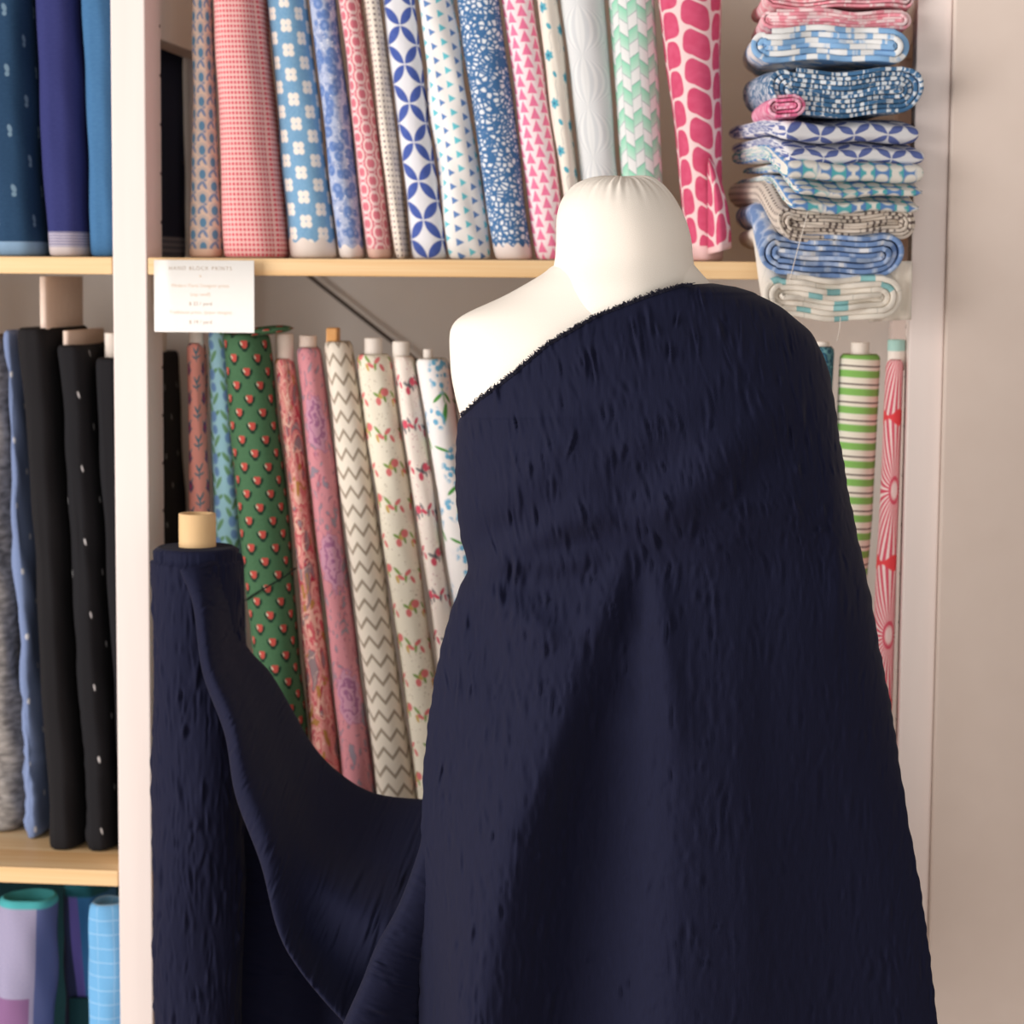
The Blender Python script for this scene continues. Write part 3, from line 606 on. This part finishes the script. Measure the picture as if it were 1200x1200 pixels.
text('$ 22 / yard', .475, .605, .0060, M_INK, 1.05); text('Traditional prints, (Jaipur designs)', .475, .725, .0056, M_INK2); text('$ 19 / yard', .475, .86, .0060, M_INK, 1.05)

# ------------------------------------------------------------------ folded fabrics piled over the shelf edge
def spiral(w, h, t, turns, seed=0):
    nl = max(2, round(h/(2*t))); t = h/(2*nl); turns = nl
    """centre line of a flat folded length, outer end first"""
    pts = []; N = 16
    for k in range(turns):
        hh = h/2 - t*.5 - k*t; hn = hh - t
        if hh < t*.45: break
        r = max(hh, .0005); x1 = w/2 - h/2 - .0005*k
        for x in np.linspace(-x1 if k else -x1*.9, x1, 22): pts.append((x, hh))
        rm = (hh + max(hh-t*.5, 0))/2
        for a in np.linspace(math.pi/2, -math.pi/2, N)[1:-1]: pts.append((x1+rm*math.cos(a), rm*math.sin(a)))
        for x in np.linspace(x1, -x1, 22): pts.append((x, -max(hh-t*.25, .0004)))
        rm2 = max(hh-t*.6, .0005)
        for a in np.linspace(-math.pi/2, -3*math.pi/2, N)[1:-1]: pts.append((-x1+rm2*math.cos(a), rm2*math.sin(a)))
    return np.array(pts)
G_ST = 'folded fabrics piled at the right end of the upper shelf'
def folded(label, pm, x0, x1, y0, y1, Yf, yaw, D, drop, t=.0042, turns=6, smile=0.0, seed=0, rise=0.0, sq=0.0, shear=.31, thin=1.0, bandlen=.10):
    """(x0..x1, y0..y1): photo extents of the near face at Y = Yf; D: depth; drop: how far the near end hangs below the far end"""
    rs = np.random.RandomState(seed)
    a, b = P(x0, y0, Yf), P(x1, y1, Yf); W = (b[0]-a[0])/math.cos(yaw); H = a[2]-b[2]
    c = np.array([(a[0]+b[0])/2, Yf + W/2*math.sin(yaw), (a[2]+b[2])/2])
    path = spiral(W, H, t, turns, seed); d = np.gradient(path, axis=0); nrm = np.stack([-d[:, 1], d[:, 0]], -1); nrm /= np.linalg.norm(nrm, axis=1)[:, None]+1e-9
    s = np.concatenate([[0], np.cumsum(np.hypot(*np.diff(path, axis=0).T))])
    ph = rs.rand(8)*6.28
    jit = .0035*np.sin(s*38+ph[0]) + .0025*np.sin(s*97+ph[1]) + rs.randn(len(s))*.0004
    ys = np.concatenate([[0, .0008, .0025], np.linspace(.008, D, 22)])
    out, inn, uo = [], [], []
    ex = np.array([math.cos(yaw), math.sin(yaw), 0]); ey = np.array([-math.sin(yaw), math.cos(yaw), 0])
    def place(x, z, y):
        e_ = sstep(y, 0, bandlen); zz = (z+H/2)*(1-sq*e_)-H/2 + drop*e_ + smile*((2*x/W)**2-.4)*1.0 + .0016*np.sin(x*42+ph[2]+y*20) + .001*np.sin(x*90+y*31+ph[3])
        return c + x[:, None]*ex + (y)[:, None]*ey + zz[:, None]*np.array([0, 0, 1.0])
    hth = t*.44*thin
    rows, us = [], []
    def prow(off, y, tt):
        q = path + nrm*off; yy = y + jit*(1-sstep(y, 0, .12)); rows.append(place(q[:, 0], q[:, 1], np.asarray(yy))); us.append(np.stack([s, tt + shear*s], -1))
    for y in ys[::-1]: prow(hth*(1-.5*(y < .0005)), y, y)
    for y in ys: prow(-hth*(1-.5*(y < .0005)), y, y)
    rows.append(rows[0]); us.append(us[0])
    base = Vector((c[0], c[1]+D*.5, c[2]-H/2+drop))
    e = empty('folded_fabric', base, label, 'folded fabric', G_ST)
    V = np.array(rows)-np.array(base)
    obj('folded_cloth', grid_mesh('folded_cloth', V, np.array(us), flip=True), mat(*pm), e)
    return e
def slab(base, c, W, D, h, yaw, drop, bandlen, seed, zb, sq, x_off=0.0, wr=.0008):
    rows = [(x, 0, 0, h/2, D/2) for x in np.linspace(-W/2, W/2, 12)]
    V, U = ring_grid([(r[0]+W/2,)+r[1:] for r in rows], n=4.5, M=140, wr=wr, slouch=0, seam=math.pi, lip=.002, core=.25, seed=seed, capw=.0016, botcap=True, capuv=.006)
    x = V[..., 2]-W/2+x_off; y = V[..., 1]+D/2; e_ = sstep(y, 0, bandlen); z0 = c[2]-zb; z = (V[..., 0]+z0)*(1-sq*e_)-z0 + drop*e_ + .0012*np.sin(x*45+seed) + .001*np.sin(x*80+y*25)
    ex = np.array([math.cos(yaw), math.sin(yaw), 0]); ey = np.array([-math.sin(yaw), math.cos(yaw), 0])
    return np.array(c) - np.array(base) + x[..., None]*ex + y[..., None]*ey + z[..., None]*np.array([0, 0, 1.0]), U
def folded_slabs(label, pm, slabs, Yf, yaw, D, drop, seed, bandlen=.10, sq=0.0):
    """front edge is a smooth fold; slabs: (x0, x1, y0, y1) photo extents of each folded layer's near face"""
    a, b = P(slabs[0][0], slabs[0][2], Yf), P(slabs[-1][1], slabs[-1][3], Yf)
    base = Vector(((a[0]+b[0])/2, Yf+D*.5, float(b[2]+drop))); e = empty('folded_fabric', base, label, 'folded fabric', G_ST)
    for k, (x0, x1, y0, y1) in enumerate(slabs):
        a, b = P(x0, y0, Yf), P(x1, y1, Yf); W = (b[0]-a[0])/math.cos(yaw); h = a[2]-b[2]
        c = ((a[0]+b[0])/2, Yf+W/2*math.sin(yaw), (a[2]+b[2])/2)
        obj('folded_layer', grid_mesh('folded_layer', *slab(base, c, W, D, h-.0006, yaw, drop, bandlen, seed+k*.7, float(P(slabs[-1][0], slabs[-1][3], Yf)[2]), sq)), mat(*pm), e)
    return e
YF = -.085
YW = math.radians(14)
folded('pale pink folded fabric at the very top of the pile', ('pink_fold', p_pinkfold), 893, 1074, -16, 9, YF+.05, .08, .2, .0, t=.0036, turns=4, seed=1)
folded('rosy pink folded fabric second from the top with its roll end at the right', ('pink_fold', p_pinkfold), 890, 1070, 11, 35, YF+.05, .06, .2, .0, t=.0042, turns=4, seed=2)
folded('sky blue and white blotched folded fabric near the top of the pile', ('blue_white_fold', p_bluewhite), 876, 1068, 31, 73, YF+.03, .05, .22, .002, t=.0075, turns=4, seed=3, thin=.95)
folded('blue folded fabric with white pebble print standing out to the right', ('pebble_fold', p_pebblebig), 899, 1085, 77, 133, YF, .16, .2, .004, t=.0052, turns=7, seed=4, smile=.011)
folded('small rolled bright pink fabric wedged under the blue pebble one', ('pink_roll', p_pinkroll), 896, 946, 111, 140, YF-.014, .12, .15, .0, t=.004, turns=4, seed=5)
folded_slabs('white folded fabric with bold grey blue leaves in the middle of the pile', ('leaf_fold', p_leafgrey), [(922, 1080, 138, 168), (926, 1087, 168, 194)], YF-.005, YW+.07, .22, .022, 6, sq=.32)
folded_slabs('white folded fabric with blue and teal scalloped spots below the leaf print', ('scallop_fold', p_tealscallop), [(924, 1086, 186, 216), (938, 1084, 216, 233), (930, 1080, 233, 252)], YF-.012, YW+.06, .22, .036, 17, sq=.21)
folded('cream folded fabric with grey brown dots below the scalloped one', ('cream_grey_fold', p_creamgrey), 908, 1076, 241, 284, YF, YW+.02, .22, .039, t=.0042, turns=5, seed=8, smile=.003, sq=.05)
folded('denim blue floral folded fabric second from the bottom of the pile', ('denim_floral_fold', p_blueshade), 886, 1062, 272, 327, YF, .15, .2, .052, t=.0058, turns=5, seed=9, smile=.006, sq=.24)
e9 = folded('cream folded fabric with teal patches drooping below the shelf at the bottom', ('cream_teal_fold', p_creamteal), 890, 1060, 322, 376, YF-.005, .15, .2, .079, t=.0068, turns=4, seed=10, smile=.005, sq=.42, shear=.0)
V, U = [], []
for x in np.linspace(1018, 1068, 14):
    V.append([P(x, y, YF+.035+.003*math.sin(x*.3+y*.05)) - np.array(e9.location) for y in np.linspace(306, 377 - (x-1018)*.05, 16)]); U.append([(x*.001, y*.001) for y in np.linspace(306, 377, 16)])
o = obj('hanging_end', grid_mesh('hanging_end', np.array(V), np.array(U)), mat('cream_plain', lambda u, v, p: mix(noise(p, .4), (226, 216, 202), (234, 224, 212))), e9); sm = o.modifiers.new('t', 'SOLIDIFY'); sm.thickness = .0012
for pts, par_ in (([(947, 247), (941, 270), (934, 295), (925, 330)], 'denim'), ([(985, 372), (984, 385), (981, 400)], 'drooping')):
    q = [x for x in bpy.data.objects if x.type == 'EMPTY' and par_ in x.get('label', '')][0]
    obj('loose_thread', join_grids('loose_thread', [tube_grid([P(x, y, YF-.012) - np.array(q.location) for x, y in pts], .0005, 5)]), M_PAPER, q)

# ------------------------------------------------------------------ dress form
YC = -.44
def I(y, tab): a = np.array(tab, float); return np.interp(y, a[:, 0], a[:, 1])
def pch(y, tab):
    """smooth interpolation through a table"""
    a = np.array(tab, float); y = np.asarray(y, float)
    return sum(np.interp(y+d, a[:, 0], a[:, 1]) for d in (-9, -6, -3, 0, 3, 6, 9))/7
XLT = [(332, 833), (334, 800), (347, 760), (370, 700), (405, 640), (440, 600), (470, 560), (492, 537)]
XLS = [(480, 540), (492, 537), (540, 533), (600, 535), (640, 542), (662, 549), (672, 548), (690, 537), (740, 521), (790, 510), (850, 501), (900, 496), (960, 494), (1080, 492), (1290, 490)]
XRT = [(332, 836), (336, 862), (342, 882), (352, 903), (365, 923), (380, 941), (392, 953), (420, 967), (450, 975), (520, 985), (590, 997), (650, 1010), (700, 1021), (760, 1031), (830, 1045), (900, 1055), (970, 1066), (1040, 1079), (1120, 1090), (1200, 1099), (1290, 1108)]
XM = [(300, 731), (330, 736), (370, 745), (700, 747), (930, 760)]
HWF = [(300, 80), (312, 84), (322, 100), (330, 115), (350, 155), (366, 198), (372, 209), (380, 216), (395, 219), (440, 217), (470, 211), (492, 205), (560, 203), (610, 198), (668, 184), (720, 196), (800, 212), (930, 216)]
BD = [(300, .062), (320, .066), (350, .074), (370, .080), (400, .094), (450, .108), (520, .122), (600, .122), (668, .106), (760, .12), (850, .126), (950, .13), (1260, .13)]
def body_front(t, y, cut=0.0):
    return YC - (pch(y, BD)-cut)*np.maximum(1-np.abs(t)**2.1, 0)**.5
form = empty('dress_form', P(747, 1500, YC)*np.array([1, 1, 0]), 'cream muslin dress form with gathered neck cap under the navy cloth', 'mannequin')
FL = np.array(form.location)
phi = np.linspace(-math.pi, math.pi, 97); V, U = [], []
for y in list(np.arange(302, 400, 3.0)) + list(np.arange(400, 931, 8.0)):
    t = np.sin(phi); hw = pch(y, HWF) if y > 312 else I(y, HWF); xm = pch(y, XM)
    sc = .982 if y > 500 else 1.0
    sh = 1-.5*sstep(y, 590, 720); prof = (pch(y, BD)-.006-.004*(t > 0)*np.abs(t))*sh*np.maximum(1-np.abs(t)**2.1, 0)**.5
    Y = np.where(np.cos(phi) >= 0, YC-prof, YC+prof*.85)
    hr = min(hw*.965, float(pch(y, XRT))-18-float(xm)) if y > 336 else min(hw*.97, 79+(y-308)*.72)
    hwv = np.where(t > 0, hr, hw)*(sc if y < 640 else sc-.14*float(sstep(y, 640, 720)))
    V.append(P(xm+hwv*t, np.full(phi.shape, y), Y)-FL); U.append(np.stack([phi*.2, np.full(phi.shape, -y*.001)], -1))
cb = V[-1].mean(0); V.append(np.repeat(cb[None], 97, 0)); U.append(U[-1])
obj('torso', grid_mesh('torso', np.array(V), np.array(U), flip=True), M_MUSLIN, form)
NECK = [(207, 1), (206.4, 12), (206.6, 24), (208.2, 34), (212, 44), (217.5, 53), (225, 60.5), (234, 67), (246, 72.5), (262, 77), (282, 79.5), (300, 80.5), (312, 82.5), (324, 85), (336, 87.5), (348, 89), (362, 90), (374, 90)]
tk = np.linspace(0, len(NECK)-1, 90); ny = np.interp(tk, range(len(NECK)), [a for a, b in NECK]); nh = np.interp(tk, range(len(NECK)), [b for a, b in NECK])
kk = np.array([1, 2, 3, 2, 1])/9.0
ny = np.convolve(np.pad(ny, 2, 'edge'), kk, 'valid'); nh = np.convolve(np.pad(nh, 2, 'edge'), kk, 'valid'); nh[0] = .5
ph2 = np.linspace(-math.pi, math.pi, 241); V, U = [], []
for y, h in zip(ny, nh):
    t = np.sin(ph2); pl = np.exp(-((h-40)/22.0)**2)*sstep(262-y, 0, 50)
    wig = np.sin(ph2*23+1.3*np.sin(ph2*5))*.6 + np.sin(ph2*37+.7)*.4
    rr = 1 + .014*pl*wig + .004*np.sin(ph2*9)*sstep(y, 225, 260)
    yy = y - 1.5*wig*pl + 1.0*np.sin(ph2*3)*pl; cxn = 731 - 6*float(sstep(290-y, 0, 60)) + 2*float(sstep(216-y, 0, 9))
    dep = .066*h/80.0 if y < 300 else .066*h/80.0+.004*sstep(y, 300, 340)
    V.append(P(cxn+h*t*rr, yy, YC-dep*np.cos(ph2)*rr)-FL); U.append(np.stack([ph2*.07, np.full(ph2.shape, -y*.001)], -1))
obj('neck_cap', grid_mesh('neck_cap', np.array(V), np.array(U), flip=True), M_MUSLIN, form)
zt = P(760, 925, YC)[2]; xq = P(760, 925, YC)[0]-FL[0]
obj('pole', join_grids('pole', [tube_grid([(xq, 0, .02), (xq, 0, .3), (xq, 0, zt+.02)], .016, 20)]), M_METAL, form)
obj('base_plate', join_grids('base_plate', [tube_grid([(xq, 0, .0), (xq, 0, .004), (xq, 0, .018), (xq, 0, .022)], np.array([.17, .175, .172, .16]), 48)]), M_METAL, form)

# ------------------------------------------------------------------ navy cloth: bolt, swag and drape (one length of cloth)
rs = np.random.RandomState(5); GN = 700
HT = np.zeros((GN, GN), np.float32)                 # pucker heights, one cell per millimetre, tileable
ii = np.arange(-40, 41)
for k in range(4600):
    cx, cy = rs.rand()*GN, 0
    rowi = rs.randint(0, 16); cy = (rowi+.5)*GN/16 + rs.randn()*11 if rs.rand() < .75 else rs.rand()*GN
    sx, sy = 1.0+rs.rand()**2*2.2, 3.5+rs.rand()*7; am = rs.randn()*(.35+rs.rand()**2); sl = rs.randn()*.12
    X, Yg = np.meshgrid(ii, ii); xx = X - sl*Yg
    bump = am*(-xx/sx)*np.exp(-.5*((xx/sx)**2+(Yg/sy)**2))
    HT[np.ix_((int(cy)+ii) % GN, (int(cx)+ii) % GN)] += bump.T.T
HT /= HT.std()
def puck(u, v):
    u = np.mod(u, GN-1.001); v = np.mod(v, GN-1.001); i, j = v.astype(int), u.astype(int); fv, fu = v-i, u-j
    return HT[i, j]*(1-fv)*(1-fu)+HT[i+1, j]*fv*(1-fu)+HT[i, j+1]*(1-fv)*fu+HT[i+1, j+1]*fv*fu
bb = P(230, 640, -.15); bolt = empty('fabric_bolt', (bb[0], -.15, 0), 'navy crinkled fabric bolt unrolled and draped over the dress form', 'fabric bolt')
BL = np.array(bolt.location)
# wound part
zt = float(P(230, 641, -.15)[2]); hw = float(P(281.5, 800, -.15)[0]-P(176.5, 800, -.15)[0])/2; M = 220
phi = np.linspace(-math.pi, math.pi, M+1); V, U = [], []
def bcx(z): return float(P(230, 640 + (zt-z)*1000*1.06, -.15)[0] - BL[0])*.0 + float(np.interp(z, [0, zt], [P(231.5, 1200, -.15)[0]-BL[0]+.001, 0]))
for z in np.concatenate([[0, .004], np.linspace(.01, zt-.03, 420), zt-np.array([.024, .018, .0165, .015, .009, .004, .0015, 0])]):
    e_ = .004 if z > zt-.016 else 0.0
    d = .0006*puck(phi*hw*1000+300, np.full(M+1, -z*1000)) + .0016*np.sin(2*phi+z*14) + .0012*np.sin(3*phi-z*22)
    if z > zt-.004: d = d*.3 - (.0035 if z > zt-.001 else .001)
    r = hw + d - e_ - .0015; V.append(np.stack([bcx(z)+r*np.sin(phi), -r*np.cos(phi)*1.0, np.full(M+1, z)], -1)); U.append(np.stack([phi*hw, np.full(M+1, z)], -1))
topr = V[-1]; ct = topr.mean(0)
for k in range(1, 13):
    q = ct + (topr-ct)*(1-.052*k); q[:, 2] = zt + (.0012 if k % 2 else -.0008); V.append(q); U.append(U[-1])
V.append(np.repeat(ct[None], M+1, 0)); U.append(U[-1])
obj('wound_fabric', grid_mesh('wound_fabric', np.array(V), np.array(U)), M_NAVY, bolt)
a, b = P(210, 601, -.15), P(252.5, 601, -.15)
obj('tube_core', grid_mesh('tube_core', *core_grid(zt-.02, float(a[2]), (a[0]+b[0])/2-BL[0], 0, (b[0]-a[0])/2, (b[0]-a[0])/2, 2.0, .006)), M_CARDBOARD, bolt)

# the drape over the form
KA = [(600, 752), (640, 735), (680, 705), (720, 684), (843, 656), (960, 613), (1066, 587), (1173, 570), (1290, 556)]
KV = [(600, 757), (640, 748), (720, 736), (843, 713), (960, 690), (1066, 683), (1290, 672)]
KB = [(600, 763), (640, 766), (720, 780), (880, 795), (1066, 796), (1290, 794)]
KC = [(600, 925), (640, 932), (853, 963), (1120, 976), (1290, 981)]
def hermite(x, xs, ys):
    """row-wise smooth curve through knots: xs, ys (k, rows); x (rows, cols)"""
    out = np.zeros_like(x); k = len(xs)
    sl = [(ys[i+1]-ys[i])/(xs[i+1]-xs[i]) for i in range(k-1)]
    m = [sl[0]*1.35] + [np.where(sl[i-1]*sl[i] > 0, 2*sl[i-1]*sl[i]/(sl[i-1]+sl[i]+1e-12), 0) for i in range(1, k-1)] + [sl[-1]*1.7]
    for i in range(k-1):
        h = xs[i+1]-xs[i]; t = (x-xs[i][:, None])/h[:, None]; c = np.clip(t, 0, 1); t2, t3 = c*c, c**3
        f = (2*t3-3*t2+1)*ys[i][:, None]+(t3-2*t2+c)*(h*m[i])[:, None]+(-2*t3+3*t2)*ys[i+1][:, None]+(t3-t2)*(h*m[i+1])[:, None]
        sel = (t >= 0) if i == 0 else (t > 0)
        out = np.where(sel, f, out)
    return out
rows = np.concatenate([332+np.array([0, .3, .8, 1.5]), np.arange(334.4, 500, 1.6), np.arange(500, 1288, 2.0)])
NR = len(rows); NCc = 300
bl = np.where(rows < 492, 0, 1)
xl = np.where(rows < 492, I(rows, XLT), pch(rows, XLS)); xr = np.where(rows < 345, I(rows, XRT), pch(rows, XRT))
xlb = np.where(rows < 492, pch(rows, XM)-pch(rows, HWF), xl); xlb = np.minimum(xlb, xl)
xmid = (xlb+xr)/2; hwd = (xr-xlb)/2
fx = .5-.5*np.cos(math.pi*np.linspace(0, 1, NCc)); X = xl[:, None]+(xr-xl)[:, None]*fx[None]; Yr = np.repeat(rows[:, None], NCc, 1)
tt = np.clip((X-xmid[:, None])/hwd[:, None], -1, 1); cosp = np.sqrt(np.maximum(1-tt**2, 0))
# the back half of the shoulder is thin, so soften the profile there
base = YC - pch(rows, BD)[:, None]*np.maximum(1-np.abs(tt)**2.1, 0)**.5
one = np.ones(NR); B = .128*one
sk = hermite(X, [xlb, pch(rows, KA), pch(rows, KV), pch(rows, KB), pch(rows, KC), xr],
             [0*one, -.124*one, -.056*one, -.118*one, -.054*one, 0*one])
rowg = sstep(rows, 630, 1010)[:, None]
Yd = base*(1-rowg) + (YC+sk)*rowg
def ridge(x1, y1, x2, y2, wd, am, fade=.25):
    L = math.hypot(x2-x1, y2-y1); dx, dy = (x2-x1)/L, (y2-y1)/L
    s = ((X-x1)*dx+(Yr-y1)*dy)/L; dn = -(X-x1)*dy+(Yr-y1)*dx
    return -am*np.exp(-.5*(dn/wd)**2)*sstep(s, -.02, fade)*(1-sstep(s, 1-fade, 1.02))
for r in [(968, 430, 730, 640, 26, .010), (930, 400, 690, 540, 22, .006), (960, 470, 800, 640, 20, -.007), (548, 664, 735, 590, 13, .009), (546, 668, 715, 655, 11, .010), (546, 650, 690, 560, 12, -.003),
          (550, 676, 660, 760, 14, .009), (548, 690, 600, 860, 16, -.006), (745, 640, 690, 760, 16, .010), (750, 640, 730, 860, 13, -.010), (762, 640, 795, 900, 15, .008), (860, 480, 820, 700, 24, .004),
          (900, 560, 890, 1000, 22, -.004), (870, 700, 880, 1250, 16, .003), (975, 470, 985, 760, 10, .006), (540, 930, 535, 1280, 12, .005), (700, 480, 560, 600, 16, .005), (820, 520, 640, 640, 18, -.004)]:
    Yd = Yd + ridge(*r)
Yd = Yd - .006*sstep(np.hypot((X-650)/95, (Yr-560)/85), 1.0, .2)
edge = np.minimum(sstep(cosp, 0, .35), 1)
tilt = .16*np.clip(660-Yr, 0, 400)
pk = puck(X*.95+tilt+90, Yr*.95-.25*(X-700)*sstep(660-Yr, 0, 120))
Yd = Yd - (.003*sstep(cosp, 0, .5)+.0055)*(1-sstep(Yr, 560, 660))
fadeP = .0007*(.35+.65*edge)*(1-.55*sstep(X, 800, 900)*sstep(Yr, 560, 700))
Yd = Yd - pk*fadeP
Xs = X + (1-edge)*np.where(tt > 0, 1, np.where(bl[:, None] > 0, 1, 0))*(.45*np.sin(Yr*.13+2*np.sin(Yr*.017))+.4*np.sin(Yr*.29+1+3*np.sin(Yr*.023)))*sstep(np.abs(tt), .95, 1.0)
pts = P(Xs, Yr, Yd)
def wrap(side):
    out = []
    for k in range(1, 9):
        dx = -side*(.9*k if side > 0 else .4*k); Yk = YC + .011*k
        x0 = Xs[:, -1] if side > 0 else Xs[:, 0]
        w_ = np.ones(NR) if side > 0 else bl.astype(float)
        q = P(x0+dx*w_, rows + (2.0*k if side > 0 else 0)*(rows < 392)*.6, (Yd[:, -1] if side > 0 else Yd[:, 0]) + .012*k*w_ + (.0001*k)*(1-w_)); out.append(q)
    return out
R_ = np.stack(wrap(1), 1); L_ = np.stack(wrap(-1)[::-1], 1)
V = np.concatenate([L_, pts, R_], 1)
UVd = np.stack([V[..., 0], V[..., 2]], -1)
dr = obj('draped_fabric', grid_mesh('draped_fabric', V-BL, UVd, flip=True), M_NAVY, bolt)

# frayed raw edge across the chest
fr_g = []
ex_ = np.interp(np.linspace(0, 1, 900), np.linspace(0, 1, len(XLT)), [x for y, x in XLT]); ey_ = np.interp(np.linspace(0, 1, 900), np.linspace(0, 1, len(XLT)), [y for y, x in XLT])
seg = np.concatenate([[0], np.cumsum(np.hypot(np.diff(ex_), np.diff(ey_)))])
for s in np.arange(22, seg[-1]-5, .95):
    x, y = np.interp(s, seg, ex_), np.interp(s, seg, ey_); x2, y2 = np.interp(s+2, seg, ex_), np.interp(s+2, seg, ey_)
    tx, ty = x2-x, y2-y; l = math.hypot(tx, ty)+1e-6; tx, ty = tx/l, ty/l; nx, ny_ = (ty, -tx)
    if ny_ > 0: nx, ny_ = -nx, -ny_
    yb = float(np.interp(y, rows[4:], Yd[4:, 0])) - .0012 - rs.rand()*.001
    ln = (1.6+rs.rand()*3.8)*(.4+.6*min(1, (s-20)/40)); bend = rs.randn()*2.2
    p_ = [P(x-nx*1.2, y-ny_*1.2, yb+.0005), P(x+nx*ln*.5, y+ny_*ln*.5, yb-.0008), P(x+nx*ln+tx*bend, y+ny_*ln+ty*bend, yb-.0015)]
    fr_g.append(tube_grid(p_, np.array([.0007, .0006, .0003]), 4, False))
M_FRAY = mat('navy_fray', lambda u, v, p: mix(0.0, (34, 34, 50), (34, 34, 50)), weave=0)
o = obj('frayed_edge', join_grids('frayed_edge', fr_g), M_FRAY, bolt, -BL)

# swag between bolt and form
def catmull(Pc, n):
    Pc = np.asarray(Pc, float); k = len(Pc); t = np.linspace(0, k-1, n); i = np.minimum(t.astype(int), k-2); f = (t-i).reshape((-1,)+(1,)*(Pc.ndim-1))
    ext = np.concatenate([2*Pc[:1]-Pc[1:2], Pc, 2*Pc[-1:]-Pc[-2:-1]]); a, b, c, d = ext[i], ext[i+1], ext[i+2], ext[i+3]
    return .5*((2*b)+(-a+c)*f+(2*a-5*b+4*c-d)*f**2+(-a+3*b-3*c+d)*f**3)
def sheet(ctrl, nu, nv, amp=1.2, su=420, sv=420, off=(0, 0)):
    C = catmull(ctrl, nu); C = np.swapaxes(catmull(np.swapaxes(C, 0, 1), nv), 0, 1)      # photo x, photo y, Y
    Lu = np.cumsum(np.concatenate([[0], np.hypot(*np.diff(C[:, nv//2, :2], axis=0).T)])); Lv = np.cumsum(np.concatenate([[0], np.hypot(*np.diff(C[nu//2, :, :2], axis=0).T)]))
    pu, pv = np.meshgrid(Lu, Lv, indexing='ij')
    Yv = C[..., 2] - .001*amp*puck(pu*1.0+off[0], pv*1.0+off[1])
    q = P(C[..., 0], C[..., 1], Yv); return q, np.stack([pu*.001, pv*.001], -1)
TOP = [(281, 648), (282, 700), (286, 752), (315, 788), (341, 833), (361, 869), (390, 903), (434, 931), (493, 940), (550, 942)]
BOT = [(211, 668), (226, 709), (237, 787), (263, 859), (276, 931), (305, 1009), (325, 1086), (351, 1133), (398, 1188), (452, 1238)]
YT = [-.140, -.140, -.142, -.146, -.150, -.155, -.165, -.180, -.210, -.245]
YB = [-.2085, -.218, -.242, -.285, -.33, -.37, -.40, -.42, -.43, -.44]
ctrl = []
for i, ((tx, ty), (bx_, by)) in enumerate(zip(TOP, BOT)):
    k = i/10.0; row = []
    row.append((tx+5, ty+10, YT[i]+.012)); row.append((tx, ty, YT[i]))
    for f, dz in ((.3, -.012-.006*min(k*2, 1)), (.55, -.020-.014*min(k*2, 1)), (.8, -.016-.018*min(k*3, 1) + .042*float(sstep(i, 5.4, 7.2)))):
        row.append((tx+(bx_-tx)*f, ty+(by-ty)*f, YT[i]+(YB[i]-YT[i])*f+dz))
    row.append((bx_, by, YB[i])); row.append((bx_+7, by+5, YB[i]+.028)); row.append((bx_+26, by+6, YB[i]+.06))
    ctrl.append(row)
gA = sheet(ctrl, 300, 200, .6)
EDG = [(512, 944), (497, 962), (491, 995), (468, 1058), (440, 1110), (424, 1150), (402, 1200), (378, 1262)]
ctrl = []
for i, (x, y) in enumerate(EDG):
    yb = -.418-.007*i
    ctrl.append([(x+22, y+12, yb+.05), (x+5, y+5, yb+.018), (x, y, yb), (x+10, y+4, yb-.014), (x+38, y+14, yb-.006), (x+80, y+24, yb+.035), (x+120, y+30, yb+.07)])
gB = sheet(ctrl, 190, 110, .6, off=(130, 260))
ctrl = []
for y in (950, 1010, 1080, 1160, 1280):
    ctrl.append([(250, y, -.13), (285, y, -.07), (345, y+5, -.035), (410, y+10, -.08), (470, y+20, -.18), (530, y+30, -.30)])
gC = sheet(ctrl, 120, 100, 1.0, off=(40, 500))
obj('swagged_fabric', join_grids('swagged_fabric', [gA, gB, gC]), M_NAVY, bolt).location = -BL
